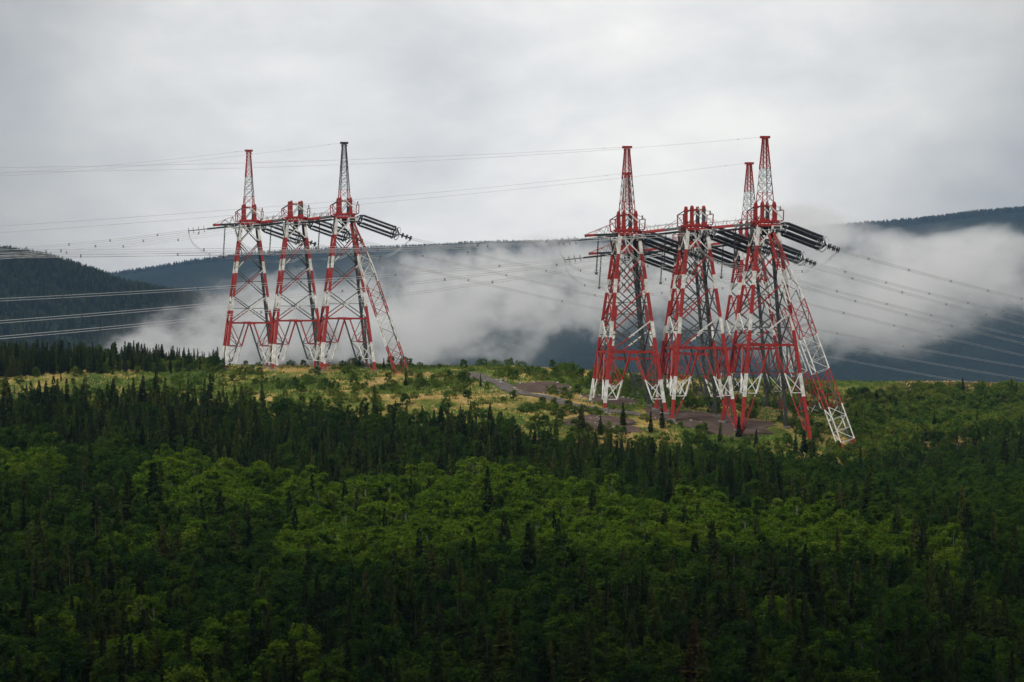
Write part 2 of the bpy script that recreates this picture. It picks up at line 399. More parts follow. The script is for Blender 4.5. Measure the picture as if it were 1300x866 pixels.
    for qi, q in enumerate(corners):
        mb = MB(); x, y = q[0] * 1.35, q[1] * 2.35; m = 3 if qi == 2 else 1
        if q == (1, -1) and not peak: m = 2
        mb.bar((x, y, .9), (x, y, 4.5), .7, .7, m); mb.bar((x, y, 4.5), (x * .95, y * .95, 5.0), .72, .72, 1, 4, .5)
        mb.box((x, y, 1.25), (.9, .9, .5), 1); mb.box((x, y, 4.1), (.84, .84, .25), 1); put(mb, 'head_column')
    mb = MB()
    for y in (-2.35, 2.35):
        mb.bar((-1.15, y, 4.2), (1.15, y, 4.2), .25, None, 1); mb.bar((-1.15, y, 1), (1.15, y, 4), .16, None, 2)
        mb.bar((-1.3, y, 4.3), (-3.3, y, 3.1), .2, None, 3); mb.bar((-3.3, y, 3.1), (-3.2, y, .6), .2, None, 1); mb.bar((-3.2, y, .6), (-2.2, y, .2), .2, None, 1); mb.bar((-3.3, y, 3.1), (-2, y, 1.2), .14, None, 1)
        mb.bar((-.3, y - .5, 4.6), (3.0, y - .5, 1.5), .22, None, 0); mb.bar((2, y, 4.0), (3.5, y, 3.2), .16, None, 0); mb.bar((3.5, y, 3.2), (3.4, y, 1.0), .2, None, 1); mb.bar((3.4, y, 1.0), (2.2, y, .3), .16, None, 1)
    for x, z in ((-3.3, 3.1), (-3.2, .6), (3.5, 3.2), (3.4, 1.0)): mb.bar((x, -2.35, z), (x, 2.35, z), .14, None, 1)
    mb.bar((3.5, 0, 3.2), (3.5, 0, 4.1), .25, None, 3)
    put(mb, 'work_bracket')
    mb = MB()      # service box under the ring
    mb.box((1.7, -3.0, -.55), (2.2, .7, .8), 0); mb.box((1.6, -3.38, -.55), (1.4, .08, .5), 3); mb.box((0, 0, -1.3), (1.2, 1.2, 1.8), 3); mb.bar((.3, -.3, -.7), (1.6, -2.9, -.6), .25, None, 3)
    put(mb, 'junction_box')
    if peak:
        mb = MB(); z0, z1 = 4.9, 19.0; hwp = lambda z: 1.75 + (.42 - 1.75) * (z - z0) / (z1 - z0)
        def pc(q, z): k = (z - z0) / (z1 - z0); return Vector((q[0] * (1.25 + (.42 - 1.25) * k), q[1] * (2.3 + (.42 - 2.3) * k), z))
        def pm(z, thin):
            if darkpeak: return 3 if z > 7 else 1
            return 1 if z > 12.6 or z < 6.6 or (8 > z > 6.6 and not thin) else (0 if thin else 2)
        lev = [z0]
        while lev[-1] < z1 - .3: lev.append(min(z1, lev[-1] + max(.9, hwp(lev[-1]) * 1.25)))
        for za, zb in zip(lev[:-1], lev[1:]):
            zm = (za + zb) / 2; th = .22 if zm > 12.6 else .16
            for qi, q in enumerate(corners):
                mb.bar(pc(q, za), pc(q, zb), th, None, pm(zm, qi in (0, 3)))
                r = corners[(qi + 1) % 4]
                mb.bar(pc(q, za), pc(r, zb), .085, None, pm(zm, qi in (1, 2, 3))); mb.bar(pc(r, za), pc(q, zb), .085, None, pm(zm, False))
                mb.bar(pc(q, zb), pc(r, zb), .07, None, pm(zm, False))
        put(mb, 'peak_mast')
        mb = MB(); m = 3 if darkpeak else 1
        mb.box((0, 0, 19.1), (2.0, 1.3, .5), m); mb.bar((-.7, 0, 18.6), (-.35, 0, 17.6), .25, None, m); mb.bar((.7, 0, 18.6), (.35, 0, 17.6), .25, None, m)
        put(mb, 'mast_cap')
    # platform arm on the left with its lattice stays
    mb = MB(); ln = 7.0 if key in ('L1', 'R1', 'B1') else 0
    if ln:
        for y in (-1.2, 1.2):
            mb.bar((-2.3, y, -.1), (-2.3 - ln + 1.6, y, -.35), .42, .5, 3); mb.bar((-2.3 - ln + 1.6, y, -.35), (-2.3 - ln, y, -.45), .5, .55, 1)
            mb.bar((-2.3, y, 2.6), (-2.3 - ln, y, -.2), .09, None, 1); mb.bar((-3.6, y, .0), (-4.3, y, 1.75), .09, None, 1); mb.bar((-5, y, .0), (-4.3, y, 1.75), .09, None, 2)
            mb.bar((-5, y, -.2), (-6.2, y, 1.0), .09, None, 2); mb.bar((-7.6, y, -.3), (-6.2, y, 1.0), .09, None, 1)
            mb.bar((-2.3, y, -1.6), (-6.5, y, -.5), .16, None, 0)
        for x in (-3.5, -5, -6.5, -8, -9.2): mb.bar((x, -1.2, -.3), (x, 1.2, -.3), .12, None, 2)
        put(mb, 'platform_arm')
    if strut:      # square lattice leaning mast, from the head down to the ground on the right
        tp, bt = strut; T = P(*tp); G = P(*bt); G.z = zg(G.x, G.y) - .2
        inv = Matrix.Rotation(-YAW, 4, 'Z')
        T = inv @ (T - c); G = inv @ (G - c); ax = (G - T).normalized(); Lh = (G - T).length
        sx = ax.cross(Vector((0, 1, 0))).normalized(); sy_ = sx.cross(ax).normalized()
        mb = MB(); s = 1.55
        def kc(q, t):
            w = s * min(1, .35 + t * 2.2); return T + ax * (Lh * t) + sx * q[0] * w + sy_ * q[1] * w
        n = int(Lh / 2.6)
        for k in range(n):
            t0, t1 = k / n, (k + 1) / n
            m = (0 if (k // 3) % 2 else 1)
            for qi, q in enumerate(corners):
                r = corners[(qi + 1) % 4]
                mb.bar(kc(q, t0), kc(q, t1), .22, None, m if qi != 2 else (2 if k % 4 else m))
                mb.bar(kc(q, t0) if k % 2 else kc(r, t0), kc(r, t1) if k % 2 else kc(q, t1), .12, None, m if qi in (0, 3) or k % 3 == 0 else 2)
                mb.bar(kc(q, t1), kc(r, t1), .08, None, m)
        put(mb, 'leaning_lattice_mast')
    TH[key] = (root, c)
    return root
GRPS = {'L': 'in the left row', 'R': 'in the front row on the right', 'B': 'in the rear row on the right'}
GN_ = {'L': 'pylons of the left row', 'R': 'pylons of the front right row', 'B': 'pylons of the rear right row'}
SPEC = {
 'L1': ((316, 284, 632, True), 'red and white lattice pylon with a thin peak, leftmost of all, arm reaching left'),
 'L2': ((375, 280, 626, False), 'flat topped red and white pylon between the two peaked pylons of the left row'),
 'L3': ((437, 276, 620, True), 'red and white pylon with a dark grey peak and a leaning lattice mast, left row'),
 'R1': ((796, 297, 532, True), 'red peaked pylon at the left end of the front right row, beside the gravel road'),
 'R2': ((882, 291, 528, False), 'flat topped red and white pylon in the middle of the front right row'),
 'R3': ((971, 286, 524, True), 'tallest red peaked pylon at the right, long leg and leaning lattice mast in the trees'),
 'B1': ((796, 320, 588, True), 'red and white pylon standing just behind the leftmost pylon of the front right row'),
 'B2': ((874, 314, 588, False), 'flat topped pylon of the rear right row, seen through the middle front pylon'),
 'B3': ((951, 307, 588, True), 'rear pylon whose peak rises just left of the tallest pylon on the right')}
STR = {'L3': ((447, 284, 617), (511, 463, 612)), 'R3': ((979, 296, 520), (1079, 567, 512)), 'B3': ((957, 316, 585), (1035, 505, 578))}
for k, (a, lab) in SPEC.items():
    p = pylon(k, *a, darkpeak=(k == 'L3'), strut=STR.get(k))
    tag(p, lab, 'pylon', GN_[k[0]])

# footbridge beams that link neighbouring pylons of a row
def beam(k0, k1, lab):
    c0, c1 = TH[k0][1], TH[k1][1]; a = c0 + Vector((2.6, .4, .25)); b = c1 + Vector((-2.6, -.4, .25)); d = b - a
    root = empty('link_beam', a, math.atan2(d.y, d.x)); Lx = math.hypot(d.x, d.y); s = d.z / Lx
    mb = MB()
    for y in (-1, 1):
        mb.bar((0, y, 0), (Lx * .62, y, Lx * .62 * s), .45, .5, 1); mb.bar((Lx * .62, y, Lx * .62 * s), (Lx, y, Lx * s), .4, .42, 2)
        mb.bar((0, y, -.9), (Lx, y, Lx * s - .7), .26, None, 2)
    for k in range(9):
        x = Lx * k / 8; mb.bar((x, -1, x * s), (x, 1, x * s), .14, None, 2)
    mb.build('girder', TW, root)
    mb = MB()
    for y in (-1, 1):
        mb.bar((0, y, 2.3), (Lx * .45, y, .45 * Lx * s + .1), .08, None, 0); mb.bar((Lx, y, Lx * s + 2.3), (Lx * .55, y, .55 * Lx * s + .1), .08, None, 1)
        for k in range(1, 8):
            x = Lx * k / 8; hgt = 1.0 if k not in (3, 5) else 1.5
            mb.bar((x, y, x * s), (x + (.5 if k % 2 else -.5), y, x * s + hgt), .07, None, 2 if k % 2 else 1)
        mb.bar((0, y, 1.1), (Lx, y, Lx * s + 1.1), .06, None, 2)
    mb.build('railing', TW, root)
    tag(root, lab, 'beam', 'link beams between the pylons')
beam('L1', 'L2', 'red footbridge beam joining the left and middle pylons of the left row')
beam('L2', 'L3', 'red footbridge beam joining the flat topped pylon to the dark peaked pylon, left row')
beam('R1', 'R2', 'red footbridge beam joining the left and middle pylons of the front right row')
beam('R2', 'R3', 'red footbridge beam running from the middle front pylon to the tallest pylon')
beam('B1', 'B2', 'lower red footbridge beam between the left and middle pylons of the rear right row')
beam('B2', 'B3', 'lower red footbridge beam between the middle and right pylons of the rear right row')

tick('--- insulators')
# ------------------------------------------------------------------ insulators and wires
def discs(L, n, r0=.09, r1=.19):
    pr = [(0, r0 * .6)]
    for k in range(n):
        t = .02 + .96 * k / n; pr += [(t, r0), (t + .25 / n, r1), (t + .55 / n, r1 * .9), (t + .6 / n, r0)]
    return pr + [(1, r0 * .6)]
def ins_mesh(L, n=22, r1=.19):
    mb = MB(); mb.lathe((0, 0, 0), (L, 0, 0), discs(L, n, r1 * .38, r1), 7); return mb.mesh('insulator_string', M_PORC)
ME_S9 = ins_mesh(8.0, 22, .27); ME_S6 = ins_mesh(9.6, 30, .31); ME_V = ins_mesh(7.6, 20, .22)
def orient(o, a, b):
    o.location = a; o.rotation_mode = 'QUATERNION'; o.rotation_quaternion = Vector((1, 0, 0)).rotation_difference((Vector(b) - Vector(a)).normalized())
_cage = {}
def cage(a, b, lab, grp):
    """eight-string tension set from the pylon head at a to the clamp at b"""
    a = Vector(a); b = Vector(b); Lt = (b - a).length
    root = empty('tension_insulator_set'); orient(root, a, b)
    key = 'c'
    if key not in _cage:
        r = 1.5; s0, s1, e = 2.0, 11.6, 16.6
        ang = [math.pi / 8 + k * math.pi / 4 for k in range(8)]
        ring = lambda x, rr: [Vector((x, math.cos(t) * rr, math.sin(t) * rr)) for t in ang]
        m1 = MB()
        for i, p in enumerate(ring(s0 - .2, r)):
            m1.bar((0, 0, 0), p, .14, None, 0); q = ring(s0 - .2, r)[(i + 1) % 8]; m1.bar(p, q, .14, None, 0); m1.bar(p, ring(s0 - .2, r)[(i + 3) % 8], .1, None, 0)
            m1.bar(ring(1.2, r * .75)[i], ring(1.2, r * .75)[(i + 1) % 8], .09, None, 0)
        m2 = MB()
        for i, p in enumerate(ring(s1 + .1, r)):
            m2.bar((s1 + 1.5, 0, 0), p, .14, None, 0); q = ring(s1 + .1, r)[(i + 1) % 8]; m2.bar(p, q, .14, None, 0); m2.bar(p, ring(s1 + .1, r)[(i + 3) % 8], .1, None, 0)
        m3 = MB(); m3.ring((0, 0, 0), (1, 0, 0), 1.75, .11, 20)
        m4 = MB(); m4.bar((s1 + 1.4, 0, 0), (e, 0, 0), .34, None, 0)
        for x in (s1 + 2.4, s1 + 3.6, s1 + 4.7):
            for y in (-.4, .4):
                m4.ring((x, y, .12), (1, 0, 0), .55, .07, 10, 1); m4.bar((x, -.6, 0), (x, .6, 0), .16, None, 0); m4.bar((x, y, -.65), (x, y, .6), .16, None, 0)
        _cage[key] = (m1.mesh('yoke', [M_DARK]), m2.mesh('yoke', [M_DARK]), m3.mesh('corona_ring', [M_ALU]), m4.mesh('clamp_frame', [M_DARK, M_ALU]), ring(s0, r), s1)
    y1, y2, cr, cf, pts, s1 = _cage[key]
    link('yoke', y1, root); link('yoke', y2, root)
    for x in (s1 - .2, s1 + .9): link('corona_ring', cr, root, (x, 0, 0))
    link('clamp_frame', cf, root)
    for p in pts: link('insulator_string', ME_S6, root, p)
    tag(root, lab, 'insulators', grp); return root
def pair(a, b, lab, grp):
    a = Vector(a); b = Vector(b); root = empty('tension_insulator_set'); orient(root, a, b)
    for y in (-.45, .45): link('insulator_string', ME_S9, root, (.6, y * .6, y))
    if 'p' not in _cage:
        m = MB(); m.bar((0, -.3, -.5), (.6, -.3, -.5), .15); m.bar((.6, -.4, -.6), (.6, .4, .6), .16); m.bar((8.7, -.4, -.6), (8.7, .4, .6), .16); m.bar((8.7, 0, 0), (13.4, 0, 0), .16)
        for x in (9.2, 10.6, 12.0, 13.2):
            for y in (-.45, .45): m.ring((x, y, 0), (1, 0, 0), .55, .05, 10, 1); m.bar((x, y, -.5), (x, y, .5), .09, None, 1)
        _cage['p'] = m.mesh('clamp_frame', [M_DARK, M_ALU])
    link('clamp_frame', _cage['p'], root); tag(root, lab, 'insulators', grp); return root
if True:
    m = MB(); m.box((7.8, 0, 0), (.5, .55, .55)); m.ring((7.0, 0, 0), (1, 0, 0), .55, .05, 12, 1); m.ring((7.5, 0, 0), (1, 0, 0), .75, .05, 12, 1); m.bar((7.7, -.9, 0), (7.7, .9, 0), .12, None, 1)
    ME_WT = m.mesh('weight_clamp', [M_DARK, M_ALU])
def hang(a, b, lab):
    root = empty('hanging_insulator'); orient(root, a, b)
    link('insulator_string', ME_V, root); link('weight_clamp', ME_WT, root)
    tag(root, lab, 'insulators', 'jumper insulators hanging under the pylon arms')

def bundle(pts3, lab, grp, spacers=(), sep=.46, n=4, r=.024, name='conductor_bundle', cat='power line'):
    """pts3: list of 3D points already sampled along the sag; n parallel wires"""
    root = empty(name, pts3[0]); o0 = Vector(pts3[0]); pts = [Vector(p) - o0 for p in pts3]
    d = (pts[-1] - pts[0]).normalized(); sd = d.cross(Vector((0, 0, 1))).normalized()
    offs = [(-.5, -.5), (.5, -.5), (.5, .5), (-.5, .5)] if n == 4 else [(0, 0)]
    for u, w in offs:
        mb = MB(); mb.tube([p + sd * u * sep + Vector((0, 0, w * sep)) for p in pts], r, 5); mb.build('wire', M_WIRE, root)
    for s in spacers:
        i = min(int(s * (len(pts) - 1)), len(pts) - 2); p = pts[i].lerp(pts[i + 1], s * (len(pts) - 1) - i)
        mb = MB()
        for u, w in offs: mb.bar(p, p + sd * u * sep * 1.25 + Vector((0, 0, w * sep * 1.25)), .09)
        mb.box(tuple(p), (.16, .16, .16)); mb.build('spacer', M_DARK, root)
    tag(root, lab, cat, grp); return root
def sagline(a, b, sag, n=40):
    a = Vector(a); b = Vector(b); return [a.lerp(b, i / n) - Vector((0, 0, 4 * sag * (i / n) * (1 - i / n))) for i in range(n + 1)]
def spl(ps, n=10):
    ps = [Vector(p) for p in ps]; q = [ps[0]] + ps + [ps[-1]]; o = []
    for i in range(1, len(q) - 2):
        for k in range(n):
            t = k / n; p0, p1, p2, p3 = q[i - 1], q[i], q[i + 1], q[i + 2]
            o.append(.5 * ((2 * p1) + (p2 - p0) * t + (2 * p0 - 5 * p1 + 4 * p2 - p3) * t * t + (3 * p1 - p0 - 3 * p2 + p3) * t ** 3))
    return o + [ps[-1]]
WHO = {'L1': 'the leftmost pylon', 'L2': 'the flat topped pylon of the left row', 'L3': 'the dark peaked pylon', 'R1': 'the left pylon of the front right row', 'R2': 'the middle pylon of the front right row',
       'R3': 'the tallest pylon at right', 'B1': 'the left pylon of the rear right row', 'B2': 'the middle pylon of the rear right row', 'B3': 'the right pylon of the rear right row'}
# where each phase leaves the frame: incoming from the left (px, py, depth, sag), outgoing to the right
INW = {'L1': (-120, 322, 560, 1.0), 'L2': (-120, 330, 556, 1.2), 'L3': (-120, 336, 552, 1.2),
       'R1': (-160, 322, 440, 1.2), 'R2': (-160, 318, 446, 1.0), 'R3': (-160, 327, 436, 1.2),
       'B1': (-160, 388, 440, 1.0), 'B2': (-160, 420, 432, 1.6), 'B3': (-160, 441, 428, 2.4)}
OUTW = {'L1': (1560, 533, 1150, 5), 'L2': (1560, 516, 1130, 5), 'L3': (1560, 500, 1110, 5),
        'R1': (1560, 486, 1080, 3), 'R2': (1560, 462, 1060, 3), 'R3': (1560, 425, 1040, 3),
        'B1': (1560, 498, 1120, 3), 'B2': (1560, 474, 1110, 3), 'B3': (1560, 444, 1100, 3)}
for k, (root, c) in TH.items():
    row = 'incoming tension insulators'
    a = c + Vector((-2.5, -.4, -.5)); D = c.y
    Lp = 13.4; tgt = P(*INW[k][:3]); dirp = Vector((-1, -.22, -.115)).normalized(); b = a + dirp * Lp
    pair(a, b, 'paired insulator strings pulling left from ' + WHO[k], 'paired insulator strings on the left of the pylons')
    bundle(sagline(b, tgt, INW[k][3]), 'wire bundle running out to the left from ' + WHO[k], 'incoming conductor bundles', (.12, .3, .45, .6, .78, .92), r=.024 if k[0] == 'L' else .034)
    a2 = c + Vector((2.5, .3, -.1)); dr = Vector((1, .42, -.36)).normalized(); b2 = a2 + dr * 16.6
    cage(a2, b2, 'dark insulator cage sloping down right from ' + WHO[k], 'cages of insulator strings on the right of the pylons')
    bundle(sagline(b2, P(*OUTW[k][:3]), OUTW[k][3], 60), 'wire bundle descending to the right from ' + WHO[k], 'outgoing conductor bundles', (.04, .1, .17, .24, .31, .38, .46, .54, .62))
    h0 = c + Vector((-6.3, .3, -.9)); h1 = h0 + Vector((-.45, 0, -7.6)); hang(h0, h1, 'upright dark insulator hanging left of ' + WHO[k])
    g0 = c + Vector((-3.6, .6, -1.4)); g1 = g0 + Vector((1.6, 2.9, -7.2)); hang(g0, g1, 'slanted dark insulator reaching inward beside ' + WHO[k])
    low = h1 + Vector((0, 0, -.3))
    bundle(spl([b, b + Vector((1.2, .2, -3.2)), b.lerp(low, .55) + Vector((0, .3, -2.2)), low, g1 + Vector((1, 1.5, -.6)), c + Vector((5, 7.5, -9.8)), b2 + Vector((-5.5, 0, -4.2)), b2]),
           'slack jumper wires looping under the head of ' + WHO[k], 'jumper loops under the pylons', (.3, .8), .4, 4, .03, 'jumper_wires', 'jumper wires')
# earth wires from the peaks
EW = {'L1': (-100, 226, 560, .8), 'L3': (-100, 229, 552, 1.2), 'R1': (-160, 214, 440, 1.0), 'R3': (-160, 218, 436, 2.2), 'B1': (-160, 297, 440, 1.0), 'B3': (-160, 306, 436, 1.4)}
for k, t in EW.items():
    c = TH[k][1]; p = c + Vector((-1.0, 0, 19.1))
    bundle(sagline(p, P(*t[:3]), t[3]), 'earth wire running left from the peak of ' + WHO[k], 'earth wires', (.03,), .1, 1, .026, 'earth_wire', 'earth wire')

tick('es: prototypes')
# ------------------------------------------------------------------ trees: prototypes
def fast_mesh(name, V, T, mat):
    me = bpy.data.meshes.new(name); V = np.asarray(V, np.float32); T = np.asarray(T, np.int32)
    me.vertices.add(len(V)); me.vertices.foreach_set('co', V.ravel()); me.loops.add(T.size); me.loops.foreach_set('vertex_index', T.ravel())
    me.polygons.add(len(T)); me.polygons.foreach_set('loop_start', np.arange(0, T.size, T.shape[1], dtype=np.int32)); me.update(calc_edges=True); me.materials.append(mat); return me
def spruce_crown(seed, Rr=.95, H=8., mat=M_SPRUCE, dense=1.0):
    r = np.random.default_rng(seed); V = []; T = []
    def tri(a, b, c): n = len(V); V.extend([a, b, c]); T.append((n, n + 1, n + 2))
    nz = int(34 * dense); lean = r.normal(0, .02, 2)
    for i in range(nz):
        t = (i + r.random() * .6) / nz; z = H * (.06 + .94 * t)
        rad = Rr * ((1 - t) ** .9 * .96 + .04) * (1 if t > .12 else .75) * r.uniform(.75, 1.15)
        nb = max(5, int(14 * (1 - t) + 4))
        for _ in range(nb):
            if r.random() < .06: continue
            az = r.uniform(0, 6.283); l = rad * r.uniform(.6, 1.25); dr = r.uniform(.12, .42) * l; d = np.array([math.cos(az), math.sin(az), 0]); s = np.array([-d[1], d[0], 0])
            o = np.array([lean[0] * z, lean[1] * z, z]); up = np.array([0, 0, 1.])
            tip = o + d * l - up * dr; w = .22 * l + .07
            m1 = o + d * l * .45 - up * dr * .25
            tri(o + up * .05, m1 + s * w, m1 - s * w); tri(m1 + s * w, tip + up * .05, m1 - s * w)
            for k in range(3):
                q = o + d * l * (.35 + .25 * k) - up * dr * (.3 + .3 * k); sg = 1 if k % 2 else -1
                e = q + s * sg * w * r.uniform(1.2, 2.0) + d * w * .8 - up * r.uniform(.05, .22); tri(q, e, q + d * .12 * l + up * .04)
                tri(q - s * .06, q - up * r.uniform(.2, .4) + s * sg * .08, q + d * .2)
    top = H * 1.04; 
    for k in range(3):
        a = k * 2.1; tri(np.array([.05 * math.cos(a) + lean[0] * H, .05 * math.sin(a) + lean[1] * H, H * .93]), np.array([.05 * math.cos(a + 2) + lean[0] * H, .05 * math.sin(a + 2) + lean[1] * H, H * .93]), np.array([lean[0] * H, lean[1] * H, top]))
    return fast_mesh('crown', V, T, mat)
def spruce_trunk(H=8.):
    mb = MB(); mb.bar((0, 0, -.6), (0, 0, H * .96), .2, None, 0, 6, .03); return mb.mesh('trunk', M_BARK)
def leaf_crown(seed, Rr=2.0, H=7., z0=.2, ncl=48, nl=88, ls=.145, mat=M_BIRCH):
    r = np.random.default_rng(seed); V = []; T = []; cl = []
    lob = r.uniform(.75, 1.2, 8)
    for i in range(ncl):
        az = r.uniform(0, 6.283); u = r.uniform(-.9, 1); rr = Rr * math.sqrt(max(0, 1 - abs(u) ** 2.2)) * lob[int(az / .7855) % 8] * r.uniform(.45, 1.0) + .1
        z = H * (z0 + (1 - z0) * (u + 1) / 2 * .93); cl.append((math.cos(az) * rr, math.sin(az) * rr, z, r.uniform(.45, .95) * Rr / 2.0))
    cl.append((0, 0, H * .93, .5))
    out = []
    for x, y, z, cr in cl:
        n = int(nl * r.uniform(.6, 1.2)); p = r.normal(0, 1, (n, 3)); p /= np.linalg.norm(p, axis=1)[:, None]; p *= (r.random(n) ** .5)[:, None] * cr * 1.08
        p[:, 2] *= .85; p += (x, y, z); out.append(p)
    Pn = np.concatenate(out); n = len(Pn)
    a = r.normal(0, 1, (n, 3)); a[:, 2] *= .45; a /= np.linalg.norm(a, axis=1)[:, None]; b = np.cross(a, r.normal(0, 1, (n, 3)) * [.5, .5, 1.5]); b /= np.linalg.norm(b, axis=1)[:, None]
    s = (ls * r.uniform(.6, 1.4, n))[:, None]
    V = np.stack([Pn - a * s, Pn - b * s * .65, Pn + a * s, Pn + b * s * .65], 1).reshape(-1, 3); T = np.arange(4 * n).reshape(-1, 4)
    me = fast_mesh('crown', V, T, mat); return me, cl
def birch_trunk(seed, H, cl, mat=M_BBARK, multi=1):
    r = random.Random(seed); mb = MB()
    for s in range(multi):
        bx, by = (r.uniform(-.4, .4), r.uniform(-.4, .4)) if multi > 1 else (0, 0)
        pts = [Vector((bx, by, -.5)), Vector((bx * 1.4 + r.uniform(-.15, .15), by * 1.4, H * .35)), Vector((bx * 1.8 + r.uniform(-.3, .3), by * 1.8 + r.uniform(-.3, .3), H * .7)), Vector((bx, by, H * .9))]
        mb.tube(pts, [.11, .085, .05, .015], 5)
        for c in cl[s::multi]:
            if r.random() < .3:
                e = Vector(c[:3]); z = max(H * .2, e.z - r.uniform(.8, 2)); t = z / H; st = pts[0].lerp(pts[3], min(.95, t)); mb.tube([st, st.lerp(e, .5) + Vector((0, 0, .15)), e], [.03, .02, .008], 4)
    return mb.mesh('trunk', mat)
SP = []     # (crown mesh, trunk mesh)
st = spruce_trunk()
for s, rr, dn in ((1, 1.05, 1.0), (2, 1.45, 1.1), (3, .8, .95), (4, 1.8, 1.15), (5, 1.2, .9)): SP.append((spruce_crown(s, rr, 8., M_SPRUCE, dn), st))
SPX = [(spruce_crown(21, 1.75, 8., M_OLIVE, 1.3), st), (spruce_crown(22, 1.7, 8., M_RUST, 1.2), st)]
BI = []; BD = []
for s, rr, h in ((31, 2.0, 7), (32, 1.35, 7.8), (33, 2.4, 6.6), (34, 1.7, 6.4)):
    me, cl = leaf_crown(s, rr, h); tr = birch_trunk(s, h, cl, M_BBARK, 1 + s % 2); BI.append((me, tr))
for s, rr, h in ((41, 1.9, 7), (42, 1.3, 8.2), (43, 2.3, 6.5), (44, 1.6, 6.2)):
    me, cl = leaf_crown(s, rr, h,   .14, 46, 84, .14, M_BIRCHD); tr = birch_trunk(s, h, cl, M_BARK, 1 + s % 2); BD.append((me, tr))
BU = []
for s, rr, h in ((51, 1.7, 2.3), (52, 2.2, 2.0), (53, 1.2, 2.8)):
    me, cl = leaf_crown(s, rr, h, -.08, 38, 46, .14, M_BUSH); tr = birch_trunk(s, h, cl, M_BARK, 3); BU.append((me, tr))

tick('- trees: where')
# ------------------------------------------------------------------ trees: where they stand
trees = []   # dict(kind, var, x, y, H, rot, ...)
KEEP = []    # (x, y, radius): spots kept free
for k, (root, c) in TH.items(): KEEP.append((c.x, c.y, 0))
class Hash:
    def __init__(s, c): s.c = c; s.d = {}
    def ok(s, x, y, r):
        i, j = int(x // s.c), int(y // s.c)
        for a in (-1, 0, 1):
            for b in (-1, 0, 1):
                for (u, v, q) in s.d.get((i + a, j + b), ()):
                    if (u - x) ** 2 + (v - y) ** 2 < max(r, q) ** 2 * .999 + 0 * q: return False
        return True
    def add(s, x, y, r): s.d.setdefault((int(x // s.c), int(y // s.c)), []).append((x, y, r))
hs = Hash(4)
def add(kind, var, x, y, H, hero=None, wide=1.0, sp=1.2):
    hs.add(x, y, sp); trees.append(dict(kind=kind, var=var, x=x, y=y, H=H, rot=random.uniform(0, 6.28), hero=hero, w=wide))
